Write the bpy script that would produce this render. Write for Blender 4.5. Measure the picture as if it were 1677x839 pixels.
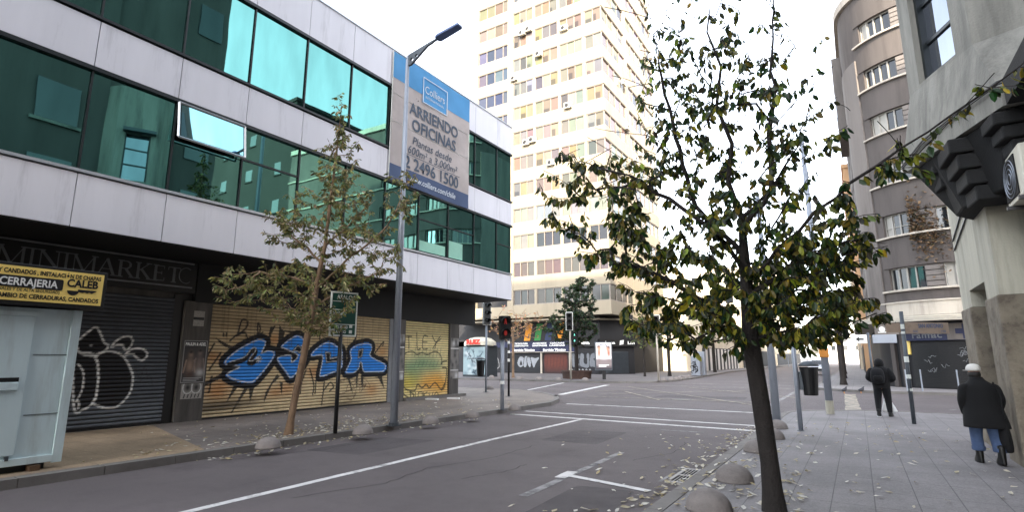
import bpy, bmesh, math, random
import numpy as np
from mathutils import Vector, Matrix
R = math.radians
for o in list(bpy.data.objects): bpy.data.objects.remove(o)
scene = bpy.context.scene
COL = scene.collection

# ---------------------------------------------------------------- camera, sky, sun, exposure
cam_d = bpy.data.cameras.new("camera"); cam = bpy.data.objects.new("camera", cam_d); COL.objects.link(cam)
cam_d.sensor_width = 36.0; cam_d.lens = 36.0 * 890.0 / 1677.0
cam_d.clip_start = 0.05; cam_d.clip_end = 3000
cam.location = (0, 0, 1.7)
cam.rotation_euler = (R(90 + 10.66), 0, R(32.05))
scene.camera = cam

SUN_EL, SUN_AZ = 27.0, 32.0          # sun stands behind and to the right of the camera
world = bpy.data.worlds.new("World"); scene.world = world; world.use_nodes = True
wn = world.node_tree; bg = wn.nodes['Background']
sky = wn.nodes.new('ShaderNodeTexSky'); sky.sky_type = 'NISHITA'; sky.sun_disc = False
sky.sun_elevation = R(SUN_EL); sky.sun_rotation = R(180 - SUN_AZ)
sky.air_density = 1.0; sky.dust_density = 3.0; sky.ozone_density = 1.0; sky.altitude = 500
hs = wn.nodes.new('ShaderNodeHueSaturation'); hs.inputs['Saturation'].default_value = .36
wn.links.new(sky.outputs[0], hs.inputs['Color']); wn.links.new(hs.outputs[0], bg.inputs[0]); bg.inputs[1].default_value = 0.15
sd = Vector((math.sin(R(SUN_AZ)) * math.cos(R(SUN_EL)), -math.cos(R(SUN_AZ)) * math.cos(R(SUN_EL)), math.sin(R(SUN_EL))))
sl = bpy.data.lights.new("sun", 'SUN'); sl.energy = 2.0; sl.angle = R(0.5); sl.color = (1.0, 0.86, 0.66)
so = bpy.data.objects.new("sun", sl); COL.objects.link(so)
so.rotation_euler = sd.to_track_quat('Z', 'Y').to_euler(); so.location = (30, -60, 60)
vs = scene.view_settings
vs.view_transform = 'Standard'; vs.look = 'None'; vs.gamma = 1.0; vs.use_curve_mapping = False
vs.exposure = 2.95

# ---------------------------------------------------------------- helpers
def lin(r, g, b):
    f = lambda c: (c/255/12.92) if c/255 <= .04045 else ((c/255+.055)/1.055)**2.4
    return (f(r), f(g), f(b))

MATS = {}
def pmat(name, col=None, rough=.75, var=.2, scale=1.5, bump=0.0, bscale=40.0, metal=0.0, dirt=None, dscale=.8, dth=(.5, .75), attr=False,
         spec=.5, streak=False, transl=0.0, dstren=1.0, coat=0.0):
    """procedural surface: base colour (or the mesh's own painted colours) + large and fine noise + dirt patches + bump"""
    m = bpy.data.materials.new(name); m.use_nodes = True
    nt = m.node_tree; N = nt.nodes; L = nt.links
    b = N['Principled BSDF']
    geo = N.new('ShaderNodeNewGeometry')
    if attr:
        a = N.new('ShaderNodeAttribute'); a.attribute_name = 'col'; c_out = a.outputs['Color']
    else:
        rgb = N.new('ShaderNodeRGB'); rgb.outputs[0].default_value = (*col, 1); c_out = rgb.outputs[0]
    n1 = N.new('ShaderNodeTexNoise'); n1.inputs['Scale'].default_value = scale; n1.inputs['Detail'].default_value = 8; n1.inputs['Roughness'].default_value = .65
    if streak:
        mp = N.new('ShaderNodeMapping'); mp.inputs['Scale'].default_value = (1, 1, .12)
        L.new(geo.outputs['Position'], mp.inputs[0]); L.new(mp.outputs[0], n1.inputs['Vector'])
    else:
        L.new(geo.outputs['Position'], n1.inputs['Vector'])
    mr = N.new('ShaderNodeMapRange'); mr.inputs[1].default_value = .25; mr.inputs[2].default_value = .75
    mr.inputs[3].default_value = 1 - var; mr.inputs[4].default_value = 1 + var
    L.new(n1.outputs['Fac'], mr.inputs[0])
    mul = N.new('ShaderNodeVectorMath'); mul.operation = 'SCALE'
    L.new(c_out, mul.inputs[0]); L.new(mr.outputs[0], mul.inputs['Scale'])
    out = mul.outputs[0]
    if dirt:
        n2 = N.new('ShaderNodeTexNoise'); n2.inputs['Scale'].default_value = dscale; n2.inputs['Detail'].default_value = 10; n2.inputs['Roughness'].default_value = .7
        if streak: L.new(mp.outputs[0], n2.inputs['Vector'])
        else: L.new(geo.outputs['Position'], n2.inputs['Vector'])
        m2 = N.new('ShaderNodeMapRange'); m2.inputs[1].default_value = dth[0]; m2.inputs[2].default_value = dth[1]; m2.inputs[4].default_value = dstren
        L.new(n2.outputs['Fac'], m2.inputs[0])
        mx = N.new('ShaderNodeMix'); mx.data_type = 'RGBA'
        L.new(m2.outputs[0], mx.inputs['Factor']); L.new(out, mx.inputs['A']); mx.inputs['B'].default_value = (*dirt, 1)
        out = mx.outputs['Result']
    L.new(out, b.inputs['Base Color'])
    b.inputs['Roughness'].default_value = rough; b.inputs['Metallic'].default_value = metal
    b.inputs['Specular IOR Level'].default_value = spec; b.inputs['Coat Weight'].default_value = coat
    if bump:
        n3 = N.new('ShaderNodeTexNoise'); n3.inputs['Scale'].default_value = bscale; n3.inputs['Detail'].default_value = 6
        L.new(geo.outputs['Position'], n3.inputs['Vector'])
        bp = N.new('ShaderNodeBump'); bp.inputs['Strength'].default_value = bump; bp.inputs['Distance'].default_value = .02
        L.new(n3.outputs['Fac'], bp.inputs['Height']); L.new(bp.outputs[0], b.inputs['Normal'])
    if transl:
        tr = N.new('ShaderNodeBsdfTranslucent'); ms = N.new('ShaderNodeMixShader'); ms.inputs[0].default_value = transl
        L.new(out, tr.inputs[0]); L.new(b.outputs[0], ms.inputs[1]); L.new(tr.outputs[0], ms.inputs[2])
        L.new(ms.outputs[0], N['Material Output'].inputs[0])
    MATS[name] = m
    return m

def tinted_glass(name, tint, rough=.015, wob=.02, dark=(.004, .012, .012), mixf=.9):
    m = bpy.data.materials.new(name); m.use_nodes = True
    nt = m.node_tree; N = nt.nodes; L = nt.links
    for n in list(N):
        if n.type == 'BSDF_PRINCIPLED': N.remove(n)
    geo = N.new('ShaderNodeNewGeometry'); g = N.new('ShaderNodeBsdfGlossy'); d = N.new('ShaderNodeBsdfDiffuse'); mx = N.new('ShaderNodeMixShader')
    g.inputs['Roughness'].default_value = rough
    n = N.new('ShaderNodeTexNoise'); n.inputs['Scale'].default_value = .55; n.inputs['Detail'].default_value = 1.5
    L.new(geo.outputs['Position'], n.inputs['Vector'])
    bp = N.new('ShaderNodeBump'); bp.inputs['Strength'].default_value = wob; bp.inputs['Distance'].default_value = .4
    L.new(n.outputs['Fac'], bp.inputs['Height']); L.new(bp.outputs[0], g.inputs['Normal'])
    n2 = N.new('ShaderNodeTexNoise'); n2.inputs['Scale'].default_value = 2.2; n2.inputs['Detail'].default_value = 9
    mp = N.new('ShaderNodeMapping'); mp.inputs['Scale'].default_value = (1, 1, .25)
    L.new(geo.outputs['Position'], mp.inputs[0]); L.new(mp.outputs[0], n2.inputs['Vector'])
    mr = N.new('ShaderNodeMapRange'); mr.inputs[1].default_value = .3; mr.inputs[2].default_value = .75; mr.inputs[3].default_value = .8; mr.inputs[4].default_value = 1.05
    L.new(n2.outputs['Fac'], mr.inputs[0])
    sc = N.new('ShaderNodeVectorMath'); sc.operation = 'SCALE'; sc.inputs[0].default_value = tint; L.new(mr.outputs[0], sc.inputs['Scale'])
    L.new(sc.outputs[0], g.inputs['Color']); d.inputs['Color'].default_value = (*dark, 1)
    mx.inputs[0].default_value = mixf
    L.new(d.outputs[0], mx.inputs[1]); L.new(g.outputs[0], mx.inputs[2]); L.new(mx.outputs[0], N['Material Output'].inputs[0])
    MATS[name] = m; return m

def emat(name, col, strength):
    m = bpy.data.materials.new(name); m.use_nodes = True
    b = m.node_tree.nodes['Principled BSDF']; b.inputs['Base Color'].default_value = (*col, 1)
    b.inputs['Emission Color'].default_value = (*col, 1); b.inputs['Emission Strength'].default_value = strength
    MATS[name] = m; return m

def tag(o, label, cat, group=None):
    o['label'] = label; o['category'] = cat
    if group: o['group'] = group
    return o
def struct(o): o['kind'] = 'structure'; return o
def thing(name, loc, label, cat, group=None, rz=0):
    o = bpy.data.objects.new(name, None); COL.objects.link(o); o.location = loc; o.rotation_euler.z = rz
    o.empty_display_size = .2
    return tag(o, label, cat, group)
def wloc(o):
    v = Vector(o.location)
    while o.parent: o = o.parent; v = v + Vector(o.location)
    return v

class MB:
    def __init__(s): s.v = []; s.f = []; s.c = []; s.mi = []; s.cur = (1, 1, 1); s.m = 0
    def add(s, vs, fs):
        k = len(s.v); s.v += [tuple(x) for x in vs]
        for f in fs: s.f.append(tuple(i + k for i in f)); s.c.append(s.cur); s.mi.append(s.m)
        return s
    def quad(s, a, b, c, d): return s.add([a, b, c, d], [(0, 1, 2, 3)])
    def poly(s, pts): return s.add(pts, [tuple(range(len(pts)))])
    def box(s, x0, x1, y0, y1, z0, z1):
        return s.add([(x0,y0,z0),(x1,y0,z0),(x1,y1,z0),(x0,y1,z0),(x0,y0,z1),(x1,y0,z1),(x1,y1,z1),(x0,y1,z1)],
                     [(0,3,2,1),(4,5,6,7),(0,1,5,4),(1,2,6,5),(2,3,7,6),(3,0,4,7)])
    def prism(s, poly, z0, z1, top=None):
        n = len(poly); t = top or poly
        vs = [(p[0], p[1], z0) for p in poly] + [(p[0], p[1], z1) for p in t]
        fs = [(i, (i+1) % n, n+(i+1) % n, n+i) for i in range(n)] + [tuple(range(n-1, -1, -1)), tuple(range(n, 2*n))]
        return s.add(vs, fs)
    def obox(s, c, u, v, w):
        """box spanned by centre c and half-vectors u,v,w"""
        c, u, v, w = map(Vector, (c, u, v, w)); vs = []
        for k in (-1, 1):
            for j, i in ((-1,-1),(-1,1),(1,1),(1,-1)): vs.append(c + u*i + v*j + w*k)
        return s.add(vs, [(0,3,2,1),(4,5,6,7),(0,1,5,4),(1,2,6,5),(2,3,7,6),(3,0,4,7)])
    def tube(s, pts, rad, n=8, cap=True):
        pts = [Vector(p) for p in pts]; 
        if not hasattr(rad, '__len__'): rad = [rad]*len(pts)
        ref = None; k0 = len(s.v); vs = []
        for i, p in enumerate(pts):
            t = (pts[min(i+1, len(pts)-1)] - pts[max(i-1, 0)])
            if t.length < 1e-9: t = Vector((0,0,1))
            t.normalize()
            if ref is None: ref = Vector((1,0,0)) if abs(t.x) < .8 else Vector((0,1,0))
            a = (ref - t*ref.dot(t)).normalized(); b = t.cross(a); ref = a
            for j in range(n):
                th = 2*math.pi*j/n; vs.append(p + (a*math.cos(th) + b*math.sin(th))*rad[i])
        fs = []
        for i in range(len(pts)-1):
            for j in range(n): fs.append((i*n+j, i*n+(j+1) % n, (i+1)*n+(j+1) % n, (i+1)*n+j))
        if cap: fs += [tuple(range(n-1, -1, -1)), tuple((len(pts)-1)*n + j for j in range(n))]
        return s.add(vs, fs)
    def loft(s, rings, n=14, cap=True):
        """rings: (centre, rx, ry, yaw) ellipses in horizontal planes"""
        vs = []; fs = []
        for (c, rx, ry, yaw) in rings:
            for j in range(n):
                th = 2*math.pi*j/n; x = rx*math.cos(th); y = ry*math.sin(th)
                vs.append((c[0]+x*math.cos(yaw)-y*math.sin(yaw), c[1]+x*math.sin(yaw)+y*math.cos(yaw), c[2]))
        for i in range(len(rings)-1):
            for j in range(n): fs.append((i*n+j, i*n+(j+1) % n, (i+1)*n+(j+1) % n, (i+1)*n+j))
        if cap: fs += [tuple(range(n-1, -1, -1)), tuple((len(rings)-1)*n + j for j in range(n))]
        return s.add(vs, fs)
    def lathe(s, prof, c=(0,0,0), n=20, cap=True):
        return s.loft([((c[0], c[1], c[2]+z), r, r, 0) for r, z in prof], n, cap)
    def ball(s, c, rx, ry, rz, n=12, m=8):
        rings = []
        for i in range(m+1):
            a = -math.pi/2 + math.pi*i/m
            rings.append(((c[0], c[1], c[2]+rz*math.sin(a)), max(rx*math.cos(a), 1e-4), max(ry*math.cos(a), 1e-4), 0))
        return s.loft(rings, n, False)
    def build(s, name, mat, parent=None, smooth=False, bevel=0, local=False):
        me = bpy.data.meshes.new(name)
        V = np.array(s.v, dtype=float)
        o = bpy.data.objects.new(name, me); COL.objects.link(o)
        if parent is not None:
            o.parent = parent
            if not local: V = V - np.array(wloc(parent))
        elif not local:
            b = np.array([(V[:,0].min()+V[:,0].max())/2, (V[:,1].min()+V[:,1].max())/2, V[:,2].min()]); V = V - b; o.location = b
        me.from_pydata(V.tolist(), [], s.f)
        for mm in (mat if isinstance(mat, (list, tuple)) else [mat]): me.materials.append(mm)
        me.polygons.foreach_set('material_index', s.mi)
        if any(c != (1,1,1) for c in s.c):
            at = me.attributes.new('col', 'FLOAT_COLOR', 'FACE')
            at.data.foreach_set('color', np.array([(*c, 1) for c in s.c], dtype=np.float32).ravel())
        if smooth: me.polygons.foreach_set('use_smooth', [True]*len(me.polygons))
        me.update()
        if bevel:
            bv = o.modifiers.new('bevel', 'BEVEL'); bv.width = bevel; bv.segments = 2; bv.limit_method = 'ANGLE'; bv.angle_limit = R(40)
        return o

def smooth_by_angle(o, ang=40):
    me = o.data
    me.polygons.foreach_set('use_smooth', [True]*len(me.polygons))
    bm = bmesh.new(); bm.from_mesh(me)
    for e in bm.edges:
        if len(e.link_faces) == 2 and e.calc_face_angle(0) > R(ang): e.smooth = False
    bm.to_mesh(me); bm.free()

def dup(root, loc, rz=None, label=None, group=None, scale=None):
    r = root.copy(); COL.objects.link(r); r.location = loc
    if rz is not None: r.rotation_euler.z = rz
    if scale: r.scale = (scale,)*3
    if label: r['label'] = label
    if group: r['group'] = group
    for ch in list(root.children):
        c = ch.copy(); COL.objects.link(c); c.parent = r
        for g in list(ch.children):
            d = g.copy(); COL.objects.link(d); d.parent = c
    return r

def text(name, s, size, org, u, v, mat, parent=None, align='LEFT', bold=0.0, shear=0.0, width=None, spacing=1.0, thick=.002):
    """lettering as mesh; org = baseline start (or centre), u = reading direction, v = up direction (world)"""
    cu = bpy.data.curves.new(name, 'FONT'); cu.body = s; cu.size = size; cu.align_x = align; cu.offset = bold; cu.shear = shear; cu.space_character = spacing
    cu.resolution_u = 3
    t = bpy.data.objects.new(name, cu); COL.objects.link(t)
    dg = bpy.context.evaluated_depsgraph_get(); dg.update()
    me = bpy.data.meshes.new_from_object(t.evaluated_get(dg))
    bpy.data.objects.remove(t); bpy.data.curves.remove(cu)
    n = len(me.vertices); P = np.zeros(n*3); me.vertices.foreach_get('co', P); P = P.reshape(-1, 3)
    if width and n:
        x0, x1 = P[:,0].min(), P[:,0].max(); sc = width/(x1-x0); P[:,0] *= sc
    u = np.array(u, float); v = np.array(v, float); w = np.cross(u, v)
    W = np.array(org, float) + P[:, :1]*u + P[:, 1:2]*v + w*thick
    o = bpy.data.objects.new(name, me); COL.objects.link(o)
    if parent is not None: o.parent = parent; W = W - np.array(wloc(parent))
    me.vertices.foreach_set('co', W.ravel()); me.update(); me.materials.clear(); me.materials.append(mat)
    return o

# ---- small painter for things that are painted or printed (graffiti, posters): colours stored on a fine grid
class Canvas:
    def __init__(s, u0, u1, v0, v1, du, vrows):
        s.nu = max(2, int((u1-u0)/du)+1); s.u = np.linspace(u0, u1, s.nu); s.v = np.array(vrows)
        s.U, s.V = np.meshgrid(s.u, s.v); s.C = np.zeros(s.U.shape+(3,)); s.du = du
    def base(s, c): s.C[:] = c
    def mixm(s, m, c):
        m = np.clip(m, 0, 1)[..., None]; s.C = s.C*(1-m) + np.array(c)*m
    def inside(s, poly):
        x, y = s.U, s.V; r = np.zeros(x.shape, bool); n = len(poly)
        for i in range(n):
            x1, y1 = poly[i]; x2, y2 = poly[(i+1) % n]
            if y1 == y2: continue
            r ^= ((y1 > y) != (y2 > y)) & (x < (x2-x1)*(y-y1)/(y2-y1)+x1)
        return r
    def dist(s, pts, closed=False):
        d = np.full(s.U.shape, 9e9); n = len(pts)
        for i in range(n if closed else n-1):
            a = pts[i]; b = pts[(i+1) % n]; dx, dy = b[0]-a[0], b[1]-a[1]; L = dx*dx+dy*dy+1e-12
            t = np.clip(((s.U-a[0])*dx+(s.V-a[1])*dy)/L, 0, 1)
            d = np.minimum(d, np.hypot(s.U-a[0]-t*dx, s.V-a[1]-t*dy))
        return d
    def fill(s, poly, c, a=1.0): s.mixm(s.inside(poly)*a, c)
    def stroke(s, pts, w, c, closed=False, a=1.0):
        d = s.dist(pts, closed); s.mixm(a*np.clip((w/2-d)/(s.du*.6)+.5, 0, 1), c)
    def blob(s, x, y, rx, ry, c, a=1.0):
        d = ((s.U-x)/rx)**2+((s.V-y)/ry)**2; s.mixm(a*np.exp(-d*1.2), c)
    def noise(s, amt, seed=0):
        rs = np.random.RandomState(seed); s.C *= (1+amt*(rs.rand(*s.U.shape)-.5))[..., None]

def crv(pts, closed=True, k=6):
    """Catmull-Rom smoothing"""
    n = len(pts); out = []; rng = n if closed else n-1
    for i in range(rng):
        g = (lambda j: pts[j % n]) if closed else (lambda j: pts[min(max(j, 0), n-1)])
        p0, p1, p2, p3 = [np.array(g(i+d)) for d in (-1, 0, 1, 2)]
        for t in np.linspace(0, 1, k, endpoint=False):
            out.append(tuple(.5*((2*p1)+(-p0+p2)*t+(2*p0-5*p1+4*p2-p3)*t*t+(-p0+3*p1-3*p2+p3)*t**3)))
    if not closed: out.append(tuple(pts[-1]))
    return out

def canvas_obj(name, cv, toworld, mat, parent=None, depth=None):
    """grid mesh from a Canvas; toworld(U,V,D) -> (x,y,z) arrays; depth = relief per row"""
    D = np.zeros(cv.U.shape) if depth is None else depth
    X, Y, Z = toworld(cv.U, cv.V, D)
    P = np.stack([X, Y, Z], -1).reshape(-1, 3); nv, nu = cv.U.shape
    me = bpy.data.meshes.new(name); o = bpy.data.objects.new(name, me); COL.objects.link(o)
    if parent is not None: o.parent = parent; P = P - np.array(wloc(parent))
    else:
        b = np.array([(P[:,0].min()+P[:,0].max())/2, (P[:,1].min()+P[:,1].max())/2, P[:,2].min()]); P = P-b; o.location = b
    idx = np.arange(nv*nu).reshape(nv, nu)
    F = np.stack([idx[:-1,:-1], idx[:-1,1:], idx[1:,1:], idx[1:,:-1]], -1).reshape(-1, 4)
    me.vertices.add(len(P)); me.vertices.foreach_set('co', P.ravel())
    me.loops.add(F.size); me.loops.foreach_set('vertex_index', F.ravel().astype(np.int32))
    me.polygons.add(len(F)); me.polygons.foreach_set('loop_start', np.arange(0, F.size, 4, dtype=np.int32))
    me.update(calc_edges=True); me.validate()
    at = me.attributes.new('col', 'FLOAT_COLOR', 'POINT')
    at.data.foreach_set('color', np.concatenate([cv.C.reshape(-1, 3), np.ones((nv*nu, 1))], 1).astype(np.float32).ravel())
    me.materials.append(mat)
    return o

def shutter(name, u0, u1, z0, z1, plane, pos, paint, parent, slat=.095, du=.025):
    """roller shutter with real slats; plane 'X' faces +X, 'Y' faces -Y"""
    rows = []; dep = []; t_s = ((0, -.02), (.1, -.02), (.2, .002), (.5, .014), (.8, .003), (.93, -.008))
    nz = max(1, int(round((z1-z0)/slat))); sl_ = (z1-z0)/nz
    for i in range(nz):
        for t, d in t_s: rows.append(z0+(i+t)*sl_); dep.append(d)
    rows.append(z1); dep.append(-.016)
    cv = Canvas(u0, u1, z0, z1, du, rows); paint(cv)
    g = np.array([.22 if d < -.01 else (.75 if d < 0 else 1.0) for d in dep])          # groove rows darkened: shade between slats put into the colour
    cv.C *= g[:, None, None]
    D = np.repeat(np.array(dep)[:, None], cv.nu, 1)
    if plane == 'X': f = lambda U, V, D: (pos+D, U, V)
    else: f = lambda U, V, D: (U, pos-D, V)
    return canvas_obj(name, cv, f, MATS['shutter_paint'], parent, D)

def rounded(poly, radii, k=8):
    """round polygon corners"""
    out = []; n = len(poly)
    for i in range(n):
        p = Vector(poly[i]); r = radii[i] if hasattr(radii, '__len__') else radii
        if r <= 0: out.append(tuple(p)); continue
        a = (Vector(poly[i-1])-p).normalized(); b = (Vector(poly[(i+1) % n])-p).normalized()
        p0 = p+a*r; p1 = p+b*r
        for j in range(k+1):
            t = j/k; q = p0*(1-t)**2+p*2*t*(1-t)+p1*t*t; out.append(tuple(q))
    return out
G2_LETTERS = [[(8.6,1.57),(8.68,1.71),(9.0,1.97),(9.41,2.19),(9.61,2.25),(9.78,2.21),(9.81,2.11),(9.71,1.85),(9.89,1.92),(10.08,1.9),(10.14,1.81),(10.05,1.62),(9.82,1.32),(9.52,1.02),(9.28,1.01),(8.93,1.09),(8.69,1.22),(8.76,1.31),(9.05,1.45),(8.74,1.5)],[(10.33,2.08),(10.85,2.41),(11.18,2.18),(11.0,2.03),(11.22,1.74),(11.14,1.5),(10.76,1.09),(10.56,1.25),(10.21,1.65),(10.34,1.75),(10.67,1.77),(10.72,1.56),(10.93,1.79),(10.45,1.99)],[(11.4,1.76),(11.54,1.98),(12.01,2.23),(12.42,2.1),(12.64,1.95),(12.67,1.39),(12.27,1.21),(11.84,1.1),(11.78,1.2),(11.84,1.78)],[(12.81,1.26),(13.01,1.65),(12.96,1.96),(13.21,2.14),(13.68,2.24),(13.93,2.18),(13.97,2.02),(13.89,1.83),(14.09,1.69),(14.61,1.51),(14.72,1.37),(14.57,1.21),(14.0,1.2),(13.63,1.23),(13.52,1.52),(13.43,1.54),(13.38,1.34),(13.16,1.19),(12.9,1.18)]]
G2_HOLES = [[(10.75,1.93),(10.9,2.08),(11.06,1.98),(10.98,1.86),(10.89,1.91)],[(11.96,1.88),(12.15,1.86),(12.16,1.67),(12.64,1.78),(12.65,1.64),(12.03,1.56)],[(13.37,1.96),(13.55,2.01),(13.5,1.76),(13.36,1.72)]]
G2_CUTS = [[(8.76,1.53),(9.18,1.66),(9.36,1.88),(9.48,1.92),(9.49,1.82),(9.33,1.6),(9.41,1.55),(9.64,1.69)]]
G2_SPIKES = [[(8.94,0.97),(9.08,0.93),(8.77,0.51)],[(9.27,0.9),(9.36,0.86),(8.96,0.22),(8.92,0.24)],[(9.39,0.9),(9.57,0.93),(9.46,0.45)],[(10.25,1.24),(10.35,1.16),(10.11,0.94),(9.88,0.4),(9.92,0.73)],[(10.36,1.01),(10.47,0.99),(10.46,0.63),(10.4,0.78)],[(8.28,2.25),(8.92,1.95),(8.77,1.91),(8.46,2.08)],[(8.05,0.92),(8.04,1.02),(8.79,1.41),(8.87,1.31),(8.25,1.02)],[(9.83,2.15),(9.91,2.61),(10.08,2.65),(9.97,2.42),(9.91,2.15)],[(10.21,2.16),(10.21,2.7),(10.29,2.55),(10.41,2.51),(10.35,2.16)],[(13.28,1.12),(13.39,1.16),(13.35,0.6)],[(13.49,1.12),(13.64,1.11),(13.61,0.58)],[(14.25,1.1),(14.51,1.05),(14.67,0.58)],[(13.03,2.22),(13.27,2.56),(13.18,2.2)],[(12.88,1.13),(12.99,1.13),(13.24,0.39)],[(10.69,2.37),(10.75,2.53),(10.85,2.43)]]
G2_STROKES = [[(8.92,2.34),(9.0,2.75),(9.18,2.72),(9.14,2.53),(8.89,2.31),(9.11,2.42),(9.23,2.22)],[(8.71,2.17),(8.92,2.36),(9.11,2.4)],[(9.52,2.33),(9.5,2.7),(9.59,2.55),(9.56,2.35),(9.67,2.44)],[(14.08,1.83),(14.5,2.28),(14.48,2.14)],[(14.28,1.74),(14.8,1.72)],[(11.98,0.95),(11.93,0.24)],[(12.0,0.7),(12.22,0.92),(12.36,0.77),(12.21,0.65)],[(11.25,1.33),(11.12,0.94),(11.1,0.63)],[(11.39,1.37),(11.58,0.88),(11.56,0.57)],[(11.66,1.21),(11.65,0.6)],[(8.05,1.59),(8.28,2.08)],[(8.21,1.39),(8.49,1.84)],[(8.27,0.81),(8.3,1.22)],[(8.51,2.36),(8.52,2.29)],[(8.59,2.37),(8.6,2.3)],[(10.41,2.51),(10.68,2.48)],[(11.68,2.48),(11.7,2.23)]]
G2_ORANGE = [(8.57,0.97,0.42),(10.07,2.25,0.3),(11.55,1.29,0.33),(10.64,0.81,0.36),(14.46,1.93,0.33),(8.28,1.73,0.27),(8.45,0.8,0.3),(14.03,0.61,0.36),(10.21,0.71,0.24)]
G3_STROKES = [[(15.68,2.52),(16.01,2.53)],[(15.84,2.53),(15.87,2.06)],[(16.29,2.68),(16.35,2.06),(16.53,2.07)],[(16.95,2.56),(16.69,2.56),(16.66,2.08),(16.97,2.08)],[(16.67,2.33),(16.91,2.33)],[(17.22,2.6),(17.46,2.34),(17.78,2.49)],[(17.46,2.34),(17.42,2.08)],[(17.28,2.09),(17.73,2.59)],[(15.53,1.7),(15.71,1.89),(16.08,1.96),(16.33,1.84),(16.63,1.91),(16.98,1.84),(17.43,1.97),(17.8,1.79),(17.89,1.43)],[(17.84,1.46),(17.95,1.56),(18.19,1.58)],[(17.92,1.31),(18.2,1.25),(18.09,0.55),(17.9,0.41)],[(15.58,0.76),(15.78,0.54),(16.27,0.46),(16.43,0.7),(16.69,0.55),(16.94,0.68),(17.13,0.53),(17.48,0.72),(17.86,0.44),(18.08,0.66)],[(15.59,0.49),(15.72,0.33),(16.0,0.2)],[(16.03,0.42),(16.08,0.17),(16.24,0.3),(16.03,0.42)],[(16.32,0.4),(16.33,0.18)],[(16.49,0.39),(16.5,0.17),(16.71,0.16),(16.7,0.38),(16.49,0.39)],[(16.78,0.38),(16.81,0.15)],[(17.0,0.37),(16.81,0.27),(17.04,0.14)],[(17.13,0.33),(17.16,0.13)],[(17.36,0.35),(17.32,0.12),(17.58,0.34),(17.78,0.1)]]
G3_BLOBS = [(16.65,1.5,'g'),(15.98,1.34,'g'),(17.36,1.38,'g'),(16.25,0.95,'g'),(17.56,0.8,'o'),(16.94,0.71,'o'),(15.85,0.75,'y'),(17.85,0.56,'o')]
G1_FILL = [[(5.18,1.81),(5.31,1.82),(5.5,1.8),(5.62,1.69),(5.7,1.31),(5.72,0.9),(5.66,0.7),(5.52,0.59),(5.33,0.62)],[(5.59,1.76),(5.85,1.86),(6.14,1.75),(6.33,1.47),(6.42,1.2),(6.38,0.87),(6.19,0.62),(6.01,0.57),(5.77,0.64),(5.67,0.72),(5.72,0.9),(5.7,1.31),(5.65,1.6)],[(5.2,2.03),(5.28,2.15),(5.37,2.26),(5.52,2.39),(5.62,2.27),(5.72,2.07),(5.82,1.95),(5.61,1.76),(5.3,1.81)],[(5.88,1.95),(5.98,2.11),(6.14,2.2),(6.28,2.18),(6.3,2.02),(6.19,1.88),(6.11,1.99),(6.0,2.0)],[(6.19,1.78),(6.31,1.9),(6.48,1.93),(6.63,1.86),(6.66,1.75),(6.57,1.65),(6.45,1.7),(6.35,1.79)]]
G1_LINES = [[(5.29,1.57),(5.41,1.37),(5.43,1.03),(5.36,0.78)],[(5.47,1.98),(5.49,1.97)],[(5.32,0.75),(5.4,0.75),(5.41,0.61)],[(6.41,1.53),(6.56,1.22),(6.64,1.5),(6.74,1.18)],[(6.57,1.16),(6.78,1.28),(6.87,1.02)],[(6.26,2.45),(6.34,1.9)]]
rnd = random.Random(7)
# ---------------------------------------------------------------- materials
pmat('panel_white', lin(224,223,229), .42, .06, 1.6, dirt=lin(128,126,128), dscale=2.6, dth=(.55,.85), dstren=.6, streak=True)
pmat('joint_dark', lin(30,32,36), .6, .1)
pmat('black_metal', lin(13,13,15), .5, .2, 3)
pmat('soffit_black', lin(11,11,13), .7, .2, 2)
pmat('shutter_paint', rough=.5, var=.16, scale=5, attr=True, dirt=lin(50,44,38), dscale=2.2, dth=(.58,.8), dstren=.55, spec=.4)
pmat('print_paint', rough=.6, var=.1, scale=9, attr=True)
pmat('painted', rough=.6, var=.12, scale=4, attr=True)
pmat('concrete_pillar', lin(90,86,82), .85, .25, 3, .25, 60, dirt=lin(48,46,44), dscale=2.5, dth=(.45,.7), dstren=.8, streak=True)
pmat('frame_dark', lin(26,32,34), .4, .1)
pmat('frame_silver', lin(190,194,198), .35, .08, metal=.6)
pmat('kiosk_paint', lin(196,213,215), .75, .08, 2, .05, 30, dirt=lin(120,116,104), dscale=2.4, dth=(.52,.8), dstren=.7, streak=True)
pmat('kiosk_dark', lin(42,48,52), .7, .2, 4)
pmat('wood', lin(92,70,50), .85, .3, 6, .3, 50)
pmat('sign_yellow', lin(255,222,124), .45, .05, 2)
pmat('ink_black', lin(16,15,14), .6, .1)
pmat('ink_white', lin(235,235,230), .6, .05)
pmat('letter_grey', lin(98,100,104), .5, .15, 8)
pmat('trim_grey', lin(120,122,126), .5, .2, 6)
pmat('banner_grey', lin(176,166,162), .7, .1, .8, dirt=lin(140,130,126), dscale=.9, dth=(.45,.75), dstren=.5)
pmat('banner_blue', lin(70,140,190), .7, .1, 1)
pmat('banner_navy', lin(64,80,112), .7, .1, 1)
pmat('banner_text', lin(72,84,100), .7, .08)
pmat('banner_pale', lin(206,214,222), .7, .05)
pmat('asphalt', lin(97,90,90), .8, .3, .45, .7, 130, dirt=lin(70,64,65), dscale=.9, dth=(.46,.7), dstren=.75, spec=.45)
pmat('road_paint', lin(205,203,200), .7, .12, 4, .2, 120, dirt=lin(84,82,82), dscale=3.5, dth=(.5,.66), dstren=.75)
pmat('road_paint_worn', lin(140,138,137), .75, .15, 4, .2, 120, dirt=lin(72,70,71), dscale=3.0, dth=(.42,.58), dstren=.95)
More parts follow.
